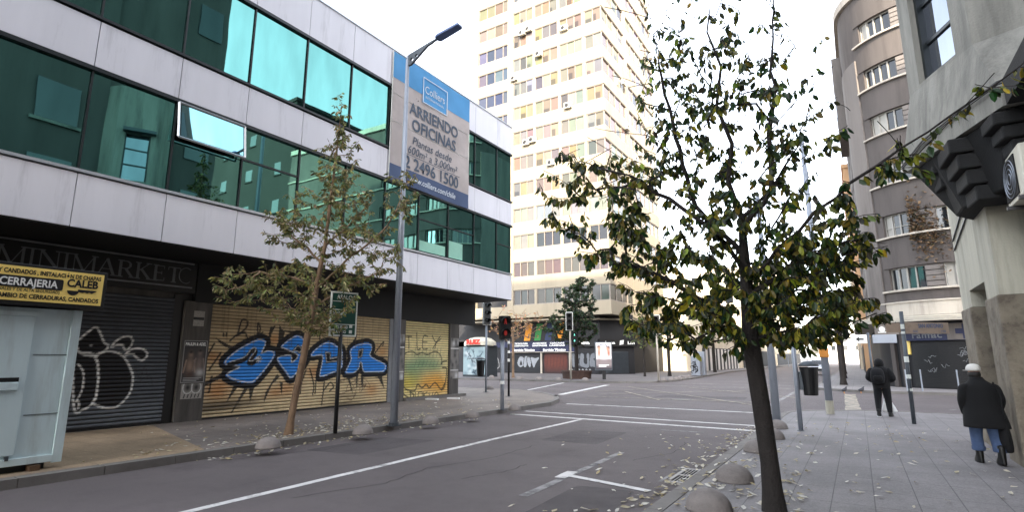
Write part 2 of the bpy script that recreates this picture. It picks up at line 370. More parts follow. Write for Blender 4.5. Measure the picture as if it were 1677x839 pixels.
pmat('road_paint_faded', lin(168,158,140), .75, .15, 4, .2, 120, dirt=lin(76,74,75), dscale=2.5, dth=(.4,.6), dstren=.9)
pmat('kerb_stone', lin(118,114,110), .85, .22, 3, .35, 60, dirt=lin(70,66,62), dscale=1.5, dth=(.45,.7), dstren=.7)
pmat('dome_concrete', lin(122,115,111), .85, .16, 7, .4, 45, dirt=lin(80,75,72), dscale=6, dth=(.5,.75), dstren=.5)
pmat('iron', lin(60,58,58), .55, .25, 6, .1, 60)
pmat('iron_rim', lin(150,146,142), .6, .2, 8)
pmat('pit', lin(8,8,8), .9, 0)
pmat('galv', lin(150,156,166), .45, .1, 3, metal=.35, dirt=lin(110,112,116), dscale=3, dth=(.5,.8), dstren=.5)
pmat('galv_dark', lin(74,80,86), .5, .15, 3, metal=.3)
pmat('lamp_head', lin(84,104,146), .5, .1)  # blue of the lens flare is carried in this base colour
pmat('pole_black', lin(14,14,16), .5, .2)
pmat('sign_green', lin(24,70,58), .45, .15, 6)
pmat('sign_white', lin(210,214,208), .5, .1)
pmat('leaf_dark', rough=.42, var=.25, scale=6, attr=True, transl=.5, spec=.5)
pmat('leaf_olive', rough=.55, var=.25, scale=6, attr=True, transl=.3)
pmat('bark_dark', lin(36,31,28), .9, .3, 8, .6, 60)
pmat('bark_tan', lin(128,104,82), .9, .25, 8, .5, 60, dirt=lin(82,66,54), dscale=4, dth=(.5,.7))
pmat('tower_wall', lin(136,127,110), .8, .1, .8, .1, 30, dirt=lin(94,86,74), dscale=.6, dth=(.5,.8), dstren=.55, streak=True)
pmat('tower_pane', rough=.12, var=.12, scale=1.2, attr=True, spec=.6)
pmat('tower_frame', lin(120,112,104), .5, .1)
pmat('stucco_brown', lin(84,78,75), .9, .16, 1.2, .35, 40, dirt=lin(56,51,49), dscale=1.4, dth=(.48,.75), dstren=.7, streak=True)
pmat('stucco_grey', lin(112,106,102), .9, .16, 1.2, .3, 40, dirt=lin(66,62,60), dscale=.9, dth=(.48,.75), dstren=.7, streak=True)
pmat('ledge', lin(176,168,156), .85, .15, 2, .2, 40, dirt=lin(110,102,94), dscale=1.5, dth=(.5,.75), dstren=.7, streak=True)
pmat('stucco_pale', lin(180,176,160), .88, .16, 1.8, .3, 40, dirt=lin(104,99,88), dscale=2.2, dth=(.47,.75), dstren=.8, streak=True)
pmat('bay_pale', lin(136,134,126), .88, .22, 1.6, .4, 30, dirt=lin(62,60,57), dscale=1.9, dth=(.44,.72), dstren=.85, streak=True)
pmat('corbel', lin(20,20,20), .9, .2, 2, .3, 40)
pmat('rough_stone', lin(128,119,104), .95, .35, 7, 1.0, 14, dirt=lin(86,78,68), dscale=3.5, dth=(.46,.62), dstren=.9)
pmat('dark_void', lin(8,8,8), .9, .1)
pmat('win_glass', lin(30,34,38), .06, .2, 1, spec=.8)
pmat('win_frame', lin(150,147,140), .6, .1)
pmat('ac_white', lin(206,202,186), .5, .1, 3, dirt=lin(150,140,118), dscale=3, dth=(.5,.8), dstren=.6)
pmat('cloth_black', lin(11,11,13), .95, .35, 6, .2, 120)
pmat('cloth_navy', lin(14,15,19), .95, .35, 6, .2, 120)
pmat('denim', lin(66,84,116), .9, .28, 9, .2, 200)
pmat('cap_white', lin(214,212,206), .85, .06, 5, .2, 120)
pmat('skin', lin(186,140,116), .6, .05)
pmat('hair', lin(24,20,18), .7, .2)
pmat('boot', lin(10,10,10), .5, .1)
pmat('white_plastic', lin(228,228,228), .5, .06)
pmat('bird_grey', lin(46,46,52), .7, .2)
pmat('car_silver', lin(196,200,206), .3, .03, metal=.3, coat=.5)
pmat('rubber', lin(22,22,22), .8)
pmat('orange', lin(214,140,52), .6, .1)
pmat('canopy_edge', lin(196,189,174), .8, .12, 2, dirt=lin(120,112,100), dscale=2, dth=(.5,.78), dstren=.6)
pmat('dark_brick', lin(26,23,22), .9, .2, 1)
pmat('shop_dark', lin(27,27,30), .7, .25, 2)
pmat('shop_navy', lin(28,34,66), .6, .12, 2)
pmat('brick_red', lin(64,46,39), .9, .25, 5, .4, 30)
pmat('far_cream', lin(206,196,176), .85, .1, .4, dirt=lin(160,150,132), dscale=.3, dth=(.45,.75), dstren=.6)
pmat('far_cream_sunlit', lin(196,156,118), .85, .1, .4)  # cream wall with the orange sunlight put into its base colour
pmat('far_grey', lin(160,158,154), .85, .12, .4)
tinted_glass('glass_teal', (.15, .37, .335), wob=.008)
tinted_glass('glass_open', (.28, .54, .56), wob=.01)
tinted_glass('glass_clear', (.30, .34, .38), wob=.03, dark=(.02,.022,.025), mixf=.6)
tinted_glass('glass_bay', (.34,.37,.42), wob=.02, dark=(.10,.11,.13), mixf=.75)
pmat('lit_pane_green', lin(140,190,170), .6, .1, 2)  # pale green stands in for light coming through the lower panes
emat('lamp_red', (.35, .03, .025), .06)
emat('lamp_green', (.2, .8, .6), .2)
pmat('light_panel', rough=.4, var=.04, attr=True)
_m = MATS['light_panel']; _b = _m.node_tree.nodes['Principled BSDF']
_a = [n for n in _m.node_tree.nodes if n.type == 'ATTRIBUTE'][0]
_m.node_tree.links.new(_a.outputs['Color'], _b.inputs['Emission Color']); _b.inputs['Emission Strength'].default_value = .12
pmat('zebra', rough=.7, var=.1, attr=True)

def paving(name, col, sx, sy, groove=.012, gcol=(.03,.03,.03), rough=.75, var=.18, stain=None, bump=.3):
    m = pmat(name, col, rough, var, .9, 0, dirt=stain, dscale=.55, dth=(.45,.7), dstren=.75)
    nt = m.node_tree; N = nt.nodes; L = nt.links; b = N['Principled BSDF']
    geo = N.new('ShaderNodeNewGeometry'); sep = N.new('ShaderNodeSeparateXYZ'); L.new(geo.outputs['Position'], sep.inputs[0])
    masks = []
    for ax, s in ((0, sx), (1, sy)):
        if not s: continue
        md = N.new('ShaderNodeMath'); md.operation = 'PINGPONG'; md.inputs[1].default_value = s/2; L.new(sep.outputs[ax], md.inputs[0])
        mr = N.new('ShaderNodeMapRange'); mr.inputs[1].default_value = groove*.4; mr.inputs[2].default_value = groove; mr.inputs[3].default_value = 1; mr.inputs[4].default_value = 0
        L.new(md.outputs[0], mr.inputs[0]); masks.append(mr)
    mx = masks[0].outputs[0]
    if len(masks) > 1:
        mm = N.new('ShaderNodeMath'); mm.operation = 'MAXIMUM'; L.new(masks[0].outputs[0], mm.inputs[0]); L.new(masks[1].outputs[0], mm.inputs[1]); mx = mm.outputs[0]
    # speckle
    vn = N.new('ShaderNodeTexNoise'); vn.inputs['Scale'].default_value = 45; vn.inputs['Detail'].default_value = 5; vn.inputs['Roughness'].default_value = .8
    L.new(geo.outputs['Position'], vn.inputs['Vector'])
    old = b.inputs['Base Color'].links[0].from_socket
    sc = N.new('ShaderNodeVectorMath'); sc.operation = 'SCALE'; r2 = N.new('ShaderNodeMapRange'); r2.inputs[1].default_value = .3; r2.inputs[2].default_value = .7; r2.inputs[3].default_value = .62; r2.inputs[4].default_value = 1.35
    L.new(vn.outputs['Fac'], r2.inputs[0]); L.new(old, sc.inputs[0]); L.new(r2.outputs[0], sc.inputs['Scale'])
    mix = N.new('ShaderNodeMix'); mix.data_type = 'RGBA'; L.new(mx, mix.inputs['Factor']); L.new(sc.outputs[0], mix.inputs['A']); mix.inputs['B'].default_value = (*gcol, 1)
    L.new(mix.outputs['Result'], b.inputs['Base Color'])
    sub = N.new('ShaderNodeMath'); sub.operation = 'SUBTRACT'; L.new(vn.outputs['Fac'], sub.inputs[0]); L.new(mx, sub.inputs[1])
    bp = N.new('ShaderNodeBump'); bp.inputs['Strength'].default_value = bump; bp.inputs['Distance'].default_value = .01
    L.new(sub.outputs[0], bp.inputs['Height']); L.new(bp.outputs[0], b.inputs['Normal'])
    return m
paving('pave_left', lin(122,113,106), .4, .4, .006, lin(74,68,62), stain=lin(76,70,66))
paving('pave_left_tiles', lin(158,138,112), .1, .4, .005, lin(92,78,62), stain=lin(92,80,66), var=.25)
paving('pave_right', lin(124,120,120), .41, .82, .006, lin(74,72,74), stain=lin(84,81,81), bump=.35)
paving('pave_far', lin(104,100,100), .8, .8, .01, lin(70,68,68), stain=lin(80,76,76))

# ---------------------------------------------------------------- the ground
g = MB(); g.quad((-700,-400,0),(700,-400,0),(700,1200,0),(-700,1200,0)); struct(g.build('road', MATS['asphalt']))
def pavement(name, poly, mat, radii=0, kerbw=.16, z=.12):
    poly = rounded(poly, radii)
    m = MB(); m.prism(poly, -.02, z); o = struct(m.build(name, mat))
    return poly
def kerb(name, line, w=.16, z=.128):
    """kerb stones along an open line, lying left of the walking direction"""
    n = len(line); P = [Vector(p) for p in line]; off = []
    for i in range(n):
        d = (P[min(i+1, n-1)]-P[max(i-1, 0)]).normalized(); nn = Vector((-d.y, d.x)); off.append((P[i]-nn*.012, P[i]+nn*w))
    m = MB()
    for i in range(n-1):
        L0 = (P[i+1]-P[i]).length; k = max(1, int(L0/1.0))
        for j in range(k):
            a0, a1 = j/k, (j+1)/k - (.012/L0 if L0 > .5 else 0)
            q = [off[i][0].lerp(off[i+1][0], a0), off[i][0].lerp(off[i+1][0], a1), off[i][1].lerp(off[i+1][1], a1), off[i][1].lerp(off[i+1][1], a0)]
            m.prism([tuple(x) for x in q], -.01, z)
    o = struct(m.build(name, MATS['kerb_stone'])); return o
lk = [(-9.62,-60),(-9.62,18.0),(-10.3,20.3),(-12.4,23.0),(-15.0,24.7),(-60,25.2)]
lkr = [lk[0], lk[1]] + rounded(lk[1:5], [0, 1.6, 2.5, 0], 6)[1:-1] + lk[4:]
pavement('pavement_left', lkr + [(-60,-60)], MATS['pave_left'])
kerb('kerb_left', lkr)
rk = [(40,20.6),(.2,20.6),(-2.05,19.2),(-2.05,-60)]
rkr = [rk[0]] + rounded(rk[:4], [0, .8, 1.2, 0], 6)[1:-1] + [rk[3]]
pavement('pavement_right', rkr + [(40,-60)], MATS['pave_right'])
kerb('kerb_right', rkr)
fl = [(-90,36.0),(-14.6,35.6),(-11.6,38.0),(-11.6,46),(-13.2,70),(-13.2,500)]
flr = [fl[0]] + rounded(fl[:5], [0, 2, 2.5, 0, 0], 6)[1:-1] + fl[4:]
flr = flr[::-1]
pavement('pavement_far_left', flr + [(-90,500)], MATS['pave_far'])
kerb('kerb_far_left', flr[::-1])
fr = [(-2.3,500),(-2.3,34.5),(0,32.6),(60,32.6)]
frr = [fr[0]] + rounded(fr, [0, 1.2, 1.2, 0], 6)[1:-1] + [fr[3]]
pavement('pavement_far_right', frr + [(60,500)], MATS['pave_right'])
kerb('kerb_far_right', frr)
# tiled strip in front of the kiosk and minimarket
m = MB(); m.quad((-14.5,-3,.1245),(-9.85,-3,.1245),(-9.85,5.6,.1245),(-14.5,6.9,.1245)); struct(m.build('pavement_tiles', MATS['pave_left_tiles']))

# painted markings, each its own sheet
MK = [0]
def mark(name, a, b, w, mat='road_paint', z=.004):
    a = Vector(a); b = Vector(b); d = (b-a).normalized(); n = Vector((-d.y, d.x))*w/2
    k = max(2, int((b-a).length/.35)); m = MB(); top = []; bot = []
    for i in range(k+1):
        p = a.lerp(b, i/k); j = 1+rnd.uniform(-.1, .1)
        top.append((*(p+n*j), z)); bot.append((*(p-n*(1+rnd.uniform(-.1, .1))), z))
    for i in range(k): m.quad(bot[i], bot[i+1], top[i+1], top[i])
    MK[0] += 1
    return struct(m.build(name, MATS[mat]))
def sx(y, x=-9.5): return 0
mark('lane_line', (-6.35,-3), (-6.75,10), .13); mark('lane_line', (-6.75,10.02), (-6.77,14.45), .13)
mark('stop_line', (-9.25,14.72), (-2.15,14.42), .2); mark('crossing_line', (-9.35,15.75), (-2.15,15.5), .16)
mark('crossing_line', (-9.5,19.05), (-2.3,19.15), .16)
mark('bay_line', (-3.72,6.2), (-3.84,9.9), .12, 'road_paint_worn'); mark('bay_line', (-3.82,7.6), (-2.46,7.28), .13, z=.008); mark('bay_line', (-3.8,7.35), (-3.83,7.85), .17, z=.012)
mark('bay_line', (-4.2,13.42), (-3.2,13.5), .13, 'road_paint_worn')
mark('crossing_line', (-15.0,24.9), (-17.6,34.9), .18); mark('crossing_line', (-12.1,23.6), (-13.8,33.6), .32)
mark('crossing_line', (-2.9,21.4), (-2.9,32.4), .18, 'road_paint_worn'); mark('crossing_line', (-.3,21.2), (-.5,31.2), .45, 'road_paint_faded', z=.008)
for a, b in (((-12.0,32.2),(-3.5,22.2)), ((-10.6,24.6),(-4.2,33.0)), ((-12.6,31.8),(-9.6,32.0)), ((-10.1,30.3),(-12.0,26.0)), ((-8.5,33.0),(-2.4,27.0)), ((-10.4,27.5),(-7.0,22.5)), ((-11,34),(-3,34.1)), ((-10.5,23.2),(-3.4,23.5))):
    mark('box_line', a, b, .14, 'road_paint_faded', z=.012+.001*MK[0] % .01)
mark('crossing_line', (-11.0,35.2), (-2.6,35.4), .2, 'road_paint_worn'); mark('crossing_line', (-11.0,38.4), (-2.6,38.6), .2, 'road_paint_worn')
mark('ramp_mark', (.95,21.6), (2.6,21.9), .1, 'road_paint_worn'); mark('ramp_mark', (2.4,23.5), (3.2,24.6), .1, 'road_paint_worn')
# repair patches in the asphalt and a worn, polished wheel track
pmat('asphalt_patch', lin(80,74,75), .85, .25, 1.2, .7, 130, dirt=lin(58,54,55), dscale=2, dth=(.45,.7), dstren=.6)
pmat('asphalt_polish', lin(98,93,94), .7, .2, .8, .4, 130, dirt=lin(76,72,73), dscale=.8, dth=(.4,.62), dstren=1.0)
for p in ([(-8.9,7.0),(-7.6,7.2),(-7.7,9.4),(-9.0,9.1)], [(-5.9,10.4),(-4.6,10.6),(-4.7,12.6),(-6.0,12.4)], [(-3.4,5.4),(-2.5,5.5),(-2.55,7.1),(-3.4,7.0)], [(-8.0,24.5),(-4.2,24.6),(-4.2,26.4),(-8.0,26.2)]):
    q = rounded([(a+rnd.uniform(-.1,.1), b+rnd.uniform(-.1,.1)) for a, b in p], .12, 3); m = MB(); m.poly([(a,b,.0015) for a, b in q]); struct(m.build('asphalt_patch', MATS['asphalt_patch']))
# tar cracks
for pts in ([(-5.0,6.6),(-4.7,7.3),(-4.75,8.1)], [(-8.6,9.2),(-7.4,9.8),(-6.4,10.1),(-5.2,11.2)], [(-9.3,5.5),(-8.7,7.2),(-8.9,9.5)], [(-6.1,4.6),(-5.7,5.8),(-5.9,6.9),(-5.5,8.3),(-5.6,9.9)], [(-4.6,16.2),(-5.6,17.0),(-7.0,17.1),(-8.2,17.9)], [(-3.4,9.2),(-3.0,10.4),(-3.2,12.0)]):
    m = MB(); pts = [tuple(Vector(pts[k]).lerp(Vector(pts[k+1]), t)+Vector((rnd.uniform(-.035,.035), rnd.uniform(-.035,.035)))) for k in range(len(pts)-1) for t in np.linspace(0,1,9)[:-1]]
    for i in range(len(pts)-1):
        a, b = Vector(pts[i]), Vector(pts[i+1]); n = Vector((-(b-a).y, (b-a).x)).normalized()*.006
        m.quad((*(a-n),.003),(*(b-n),.003),(*(b+n),.003),(*(a+n),.003))
    struct(m.build('tar_crack', MATS['pit']))

# ---------------------------------------------------------------- office building on the left
XU, XG = -12.6, -14.6
YJ = [4.1+1.645*k for k in range(-14, 11)]; YJ = [y for y in YJ if y < 19.4] + [20.1]
off = thing('office_building', (-13.6, 6, 0), 'low office building with white cladding bands, teal mirror glass and graffiti shutters', 'building')
m = MB(); m.box(-34, XU-.09, -19, 20.02, 4.22, 12.15); m.build('core', MATS['joint_dark'], off)
m = MB(); m.box(-34, XG-.12, -19, 18.9, 0, 4.2); m.build('ground_floor_wall', MATS['concrete_pillar'], off)
m = MB(); m.box(-34, XU-.02, -19, 20.06, 4.17, 4.235); m.build('soffit', MATS['soffit_black'], off)
m = MB(); m.box(XG-.1, XG+.08, 7.62, 20.06, 3.14, 4.17); m.build('fascia', MATS['soffit_black'], off)
BANDS = ((4.2, 5.27), (7.56, 8.56), (10.93, 12.22))
for z0, z1 in BANDS:
    for y0, y1 in zip(YJ[:-1], YJ[1:]):
        if y1 < -6: continue
        m = MB(); m.box(XU-.09, XU, y0+.008, y1-.008, z0, z1); m.build('cladding_panel', MATS['panel_white'], off, bevel=.006)
    for k in range(4):   # return side on the cross street
        m = MB(); m.box(XU-.1-4.6*(k+1)+.01, XU-.1-4.6*k-.01, 20.03, 20.1, z0, z1); m.build('cladding_panel', MATS['panel_white'], off)
m = MB(); m.box(XU-.1, XU+.03, -19, 20.13, 12.22, 12.27); m.build('roof_edge', MATS['frame_silver'], off)
GL = ((5.33, 7.5), (8.63, 10.87))
for zi, (z0, z1) in enumerate(GL):
    for y0, y1 in zip(YJ[:-1], YJ[1:]):
        if y1 < -3: continue
        tilt = rnd.uniform(-.003, .003); ty = rnd.uniform(-.003, .003)
        w = MB(); a, b = y0+.02, y1-.02
        opens = zi == 0 and 5.5 < y0 < 6.0
        zt = 6.58 if opens else z1-.03
        w.quad((XU-.05-tilt,a,z0+.03),(XU-.05-tilt+ty,b,z0+.03),(XU-.05+tilt+ty,b,zt),(XU-.05+tilt,a,zt))
        wo = w.build('window', MATS['glass_teal'], off)
        f = MB()
        f.box(XU-.07, XU-.005, y0-.018, y0+.018, z0, z1)
        if zi == 0 and (13.5 < y0 < 17.2 or y0 > 18): f.box(XU-.045, XU-.02, y0+.018, y1-.018, 6.52, 6.56)
        if zi == 0 and 7.2 < y0 < 9: f.box(XU-.045, XU-.02, y0+.018, y1-.018, 6.60, 6.65)
        f.build('mullion', MATS['frame_dark'], wo)
        if zi == 0 and 13 < y0 < 16.8:      # pale green boxes painted to read as lit, see-through lower panes
            f = MB(); f.box(XU-.048, XU-.044, y0+.1, y1-(.7 if y0 > 15 else .12), 5.42, 6.06 if y0 > 15 else 5.78); f.build('lit_pane', MATS['lit_pane_green'], wo)
    for z, h, mt in ((z0, .05, 'frame_silver' if zi == 0 else 'frame_dark'), (z1, .07, 'frame_dark')):
        m = MB(); m.box(XU-.08, XU+.035, -19, 20.12, z-h*.6, z+h*.6); m.build('window_rail', MATS[mt], off)
    m = MB(); m.box(-34, XU-.1, 20.03, 20.07, z0, z1); m.build('window', MATS['glass_teal'], off)
# propped-open sash on the first floor
sa = MB(); y0, y1 = 5.765, 7.36; zt, zb = 7.46, 6.6; out = .13
def sashp(y, t, d): return (XU+.03+out*t+d, y, zt+(zb-zt)*t)
sa.quad(sashp(y0+.05,.95,0), sashp(y1-.05,.95,0), sashp(y1-.05,.05,0), sashp(y0+.05,.05,0))
sw = sa.build('window', MATS['glass_open'], off)
f = MB()
for a, b in (((y0,0),(y1,0)), ((y0,1),(y1,1)), ((y0,0),(y0,1)), ((y1,0),(y1,1))):
    f.tube([sashp(a[0],a[1],.0), sashp(b[0],b[1],.0)], .03, 4)
f.build('sash_frame', MATS['frame_silver'], sw)
m = MB(); m.box(XU-.055, XU-.045, 5.76, 7.37, 6.6, 7.47); m.build('window', MATS['glass_teal'], off)

# ground floor: pillars, shutters
def pillar(y0, y1, z1=3.16, x=XG):
    m = MB(); m.box(x-.1, x+.07, y0, y1, .1, z1); return m.build('pillar', MATS['concrete_pillar'], off, bevel=.01)
pillar(7.40, 8.10); pillar(14.97, 15.58); pillar(18.28, 18.9); pillar(.4, 1.0)
m = MB(); m.box(XG-.1, XG+.03, 14.78, 14.95, .1, 3.16); m.build('door_jamb', MATS['trim_grey'], off)
m = MB(); m.box(XG-.12, XG+.2, 15.6, 19.3, .1, .22); m.build('doorstep', MATS['kerb_stone'], off)
m = MB(); m.box(XG-.1, XG-.02, 7.15, 7.38, .1, 3.3); m.build('door_jamb', MATS['black_metal'], off)
m = MB(); m.box(XG-.1, XG+.02, -19, .4, .1, 3.3); m.build('shop_front', MATS['black_metal'], off)
WHITE = lin(225,225,222); BLK = (.008,.008,.01)
def paint_grey(cv):
    cv.base(lin(76,80,86)); cv.noise(.12, 3)
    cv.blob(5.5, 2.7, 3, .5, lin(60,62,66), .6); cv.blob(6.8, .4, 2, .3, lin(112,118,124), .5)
    for f in G1_FILL: cv.fill(crv(f), (.012,.012,.015))
    for f in G1_FILL: cv.stroke(crv(f), .045, WHITE, True)
    for i, l in enumerate(G1_LINES): cv.stroke(crv(l, False), .035 if i < 3 else .015, WHITE if i < 3 else lin(50,44,44), a=1 if i < 3 else .7)
def paint_mural(cv):
    cv.base(lin(214,192,150)); cv.noise(.1, 4)
    for k in range(40): cv.blob(rnd.uniform(8,14.8), rnd.uniform(.2,3), rnd.uniform(.3,1.2), rnd.uniform(.05,.2), lin(168,140,98) if k % 2 else lin(224,200,158), .5)
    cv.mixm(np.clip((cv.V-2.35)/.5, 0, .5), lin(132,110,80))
    for x, y, r in G2_ORANGE: cv.blob(x, y, r, r*.7, lin(190,122,56), .6)
    for k in range(9):
        x, y = rnd.uniform(12.8,14.5), rnd.uniform(.4,1.3); p = [(x+rnd.uniform(-.4,.4), y+rnd.uniform(-.25,.25)) for _ in range(5)]
        cv.stroke(crv(p, False), .022, lin(84,54,36), a=.8)
    for s_ in G2_SPIKES: cv.fill(s_, (.012,.013,.014), .93)
    for s_ in G2_STROKES: cv.stroke(crv(s_, False, 4), .05, BLK, a=.92)
    sh = [crv(p, True, 5) for p in G2_LETTERS]
    for p in sh: cv.stroke(p, .30, BLK, True); 
    for p in sh: cv.fill(p, lin(48,146,240))
    for p in sh:
        y0 = min(q[1] for q in p)
        cv.mixm(cv.inside(p)*np.clip(.5-(cv.V-y0)*.5, 0, .35), lin(60,140,220))
    for p in sh:
        c = np.mean(np.array(p), 0); cv.stroke([tuple(c+(np.array(q)-c)*.95) for q in p], .032, WHITE, True, .95)
    for h in G2_HOLES: cv.stroke(h, .07, BLK, True); cv.fill(h, BLK); cv.stroke(h, .025, WHITE, True, .8)
    for c in G2_CUTS: cv.stroke(crv(c, False, 5), .13, BLK); 
    cv.stroke(crv([(a, b+.07) for a, b in G2_CUTS[0]], False, 5), .025, WHITE, a=.9)
    for dx, dy in ((.1,0),(0,.1),(.07,.07),(.07,-.07)):
        cv.stroke([(9.62-dx,1.66-dy),(9.62+dx,1.66+dy)], .025, WHITE, a=.8)
    for k in range(8): cv.blob(rnd.uniform(8.2,14.6), rnd.uniform(.1,.5), .9, .1, lin(92,80,62), .6)
    for k in range(30): x = rnd.uniform(8.2,14.7); cv.stroke([(x,3.1),(x+rnd.uniform(-.03,.03),rnd.uniform(1.2,2.6))], .04, lin(96,80,58), a=rnd.uniform(.15,.4))
def paint_green(cv):
    cv.base(lin(238,220,164)); cv.noise(.1, 5)
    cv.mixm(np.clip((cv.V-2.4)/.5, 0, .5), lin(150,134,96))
    cc = {'g': lin(104,152,116), 'o': lin(226,158,40), 'y': lin(216,190,60)}
    for x, y, c in G3_BLOBS: cv.blob(x, y, .65, .38, cc[c], .75)
    for k in range(8):
        x = 16.2+k*.22; cv.stroke([(x,1.75),(x+.05,2.1)], .03, lin(60,96,76), a=.6); cv.stroke([(x,1.35),(x+.12,1.6)], .03, lin(60,96,76), a=.5)
    for i, s_ in enumerate(G3_STROKES): cv.stroke(crv(s_, False, 4), .06 if 8 < i < 14 else .045, BLK, a=.85)
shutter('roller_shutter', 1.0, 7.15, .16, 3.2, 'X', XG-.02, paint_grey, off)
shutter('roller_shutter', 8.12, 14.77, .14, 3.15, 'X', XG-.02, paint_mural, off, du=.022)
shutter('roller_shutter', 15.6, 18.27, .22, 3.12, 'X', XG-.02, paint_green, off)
for y0, y1 in ((1.0,7.15),(8.12,14.77)):
    m = MB(); m.box(XG-.06, XG+.015, y0, y1, .1, .17); m.build('shutter_bar', MATS['black_metal'], off)

# minimarket sign board
mm = thing('shop_sign', (XG+.05, 4.6, 3.45), 'long black MINIMARKET shop sign with grey letters over the dark shutter', 'sign')
m = MB(); m.box(XG-.1, XG+.05, -.5, 7.6, 3.36, 4.16); m.build('board', MATS['black_metal'], mm)
for z in (3.5, 4.12):
    m = MB(); m.box(XG+.05, XG+.075, -.5, 7.5, z-.018, z+.018); m.build('trim', MATS['trim_grey'], mm)
# serif capitals drawn stroke by stroke on a 1 x 1 body
SER = {'M': [('L',.08,0,.08,1,.05),('L',.08,1,.5,.05,.13),('L',.5,.05,.92,1,.05),('L',.92,1,.92,0,.13),('S',.08,0),('S',.92,0),('S',.05,1),('S',.95,1)],
 'I': [('L',.5,0,.5,1,.3),('S',.5,0,1),('S',.5,1,1)],
 'N': [('L',.1,0,.1,1,.06),('L',.1,1,.9,0,.15),('L',.9,0,.9,1,.06),('S',.1,0),('S',.1,1),('S',.9,1)],
 'A': [('L',.08,0,.5,1,.06),('L',.5,1,.92,0,.16),('L',.25,.36,.76,.36,.05),('S',.08,0),('S',.92,0)],
 'R': [('L',.18,0,.18,1,.16),('L',.18,.98,.6,.98,.06),('L',.6,.98,.78,.88,.1),('L',.78,.88,.78,.65,.14),('L',.78,.65,.6,.52,.1),('L',.6,.52,.18,.52,.06),('L',.5,.52,.95,0,.15),('S',.18,0),('S',.18,1),('S',.93,0)],
 'K': [('L',.18,0,.18,1,.16),('L',.18,.45,.82,1,.06),('L',.38,.6,.9,0,.16),('S',.18,0),('S',.18,1),('S',.82,1),('S',.9,0)],
 'E': [('L',.2,0,.2,1,.17),('L',.2,.97,.85,.97,.06),('L',.2,.52,.68,.52,.06),('L',.2,.03,.9,.03,.06),('L',.85,.97,.85,.8,.05),('L',.9,.03,.9,.22,.05),('L',.68,.62,.68,.42,.05),('S',.2,0),('S',.2,1)],
 'T': [('L',.5,0,.5,1,.17),('L',.06,.97,.94,.97,.06),('L',.06,.97,.06,.78,.05),('L',.94,.97,.94,.78,.05),('S',.5,0)]}
m = MB(); y = 3.62; H = .38
WD = {'M':.44,'I':.15,'N':.38,'A':.37,'R':.34,'K':.36,'E':.3,'T':.33}
k = 0
for ch in 'MINIMARKET':
    w = WD[ch]
    for st in SER[ch]:
        k += 1; x = XG+.056+.0006*(k % 9)
        if st[0] == 'L':
            a = Vector((y+st[1]*w, 3.6+st[2]*H)); b = Vector((y+st[3]*w, 3.6+st[4]*H)); d = (b-a).normalized()
            n = Vector((-d.y, d.x))*st[5]*(.16 if ch == 'I' else .38)*.5
            m.quad((x,*(a-n)),(x,*(b-n)),(x,*(b+n)),(x,*(a+n)))
        else:
            q = .5*(w if len(st) > 3 else .13); c = (y+st[1]*w, 3.6+st[2]*H); m.quad((x,c[0]-q,c[1]-.012),(x,c[0]+q,c[1]-.012),(x,c[0]+q,c[1]+.012),(x,c[0]-q,c[1]+.012))
    y += w+.035
m.build('lettering', MATS['letter_grey'], mm)
m = MB(); m.tube([(XG+.06, 7.32+.17*math.cos(t), 3.8+.2*math.sin(t)) for t in np.linspace(.9, 5.4, 20)], .012, 5); m.build('emblem', MATS['letter_grey'], mm)

# banner hung over the facade
bn = thing('banner', (XU+.1, 14.5, 7.5), 'large grey and blue ARRIENDO OFICINAS banner hung over the office facade', 'banner')
By0, By1, Bz0, Bz1 = 12.36, 16.74, 7.52, 12.16
def bx(y, z):
    return XU+.06+.012*math.sin(y*2.1+z*1.3)+.010*math.sin(z*3.1-y*1.2)+.005*math.sin((y+z)*5.3)
def bstrip(name, z0, z1, mat, y0=By0, y1=By1, d=0):
    m = MB(); ny = max(2, int((y1-y0)/.11)); nz = max(2, int((z1-z0)/.11)); vs = []
    for j in range(nz+1):
        for i in range(ny+1):
            y = y0+(y1-y0)*i/ny; z = z0+(z1-z0)*j/nz; vs.append((bx(y,z)+d, y, z))
    fs = [(j*(ny+1)+i, j*(ny+1)+i+1, (j+1)*(ny+1)+i+1, (j+1)*(ny+1)+i) for j in range(nz) for i in range(ny)]
    m.add(vs, fs); return m.build(name, MATS[mat], bn, smooth=True)
bstrip('sheet', Bz0, Bz1, 'banner_grey')
bstrip('header', 11.18, Bz1-.002, 'banner_blue', d=.006); bstrip('footer', Bz0+.002, 8.1, 'banner_navy', d=.006)
def btext(s, size, y, z, mat, bold=0, shear=0, width=None, align='CENTER'):
    o = text('lettering', s, size, (XU+.12, y, z), (0,1,0), (0,0,1), MATS[mat], bn, align, bold, shear, width)
    for v_ in o.data.vertices: v_.co.x = bx(v_.co.y+14.5, v_.co.z+7.5)+.02-(XU+.1)
    return o
btext('ARRIENDO', .62, 14.6, 10.2, 'banner_text', .013, width=2.75); btext('OFICINAS', .62, 14.6, 9.62, 'banner_text', .013, width=2.5)
btext('Plantas desde', .42, 14.5, 9.1, 'banner_text', .002, .2, width=2.2); btext('600m² a 3.000m²', .42, 14.55, 8.72, 'banner_text', .002, .2, width=2.75)
btext('2 2496 1500', .62, 14.55, 8.17, 'banner_text', .012, width=3.0); btext('www.colliers.com/chile', .3, 14.6, 7.72, 'banner_pale', .004, .15, width=2.6)
m = MB(); m.box(XU+.105, XU+.11, 13.0, 16.1, 8.63, 8.65); m.build('rule', MATS['banner_text'], bn)
m = MB(); 
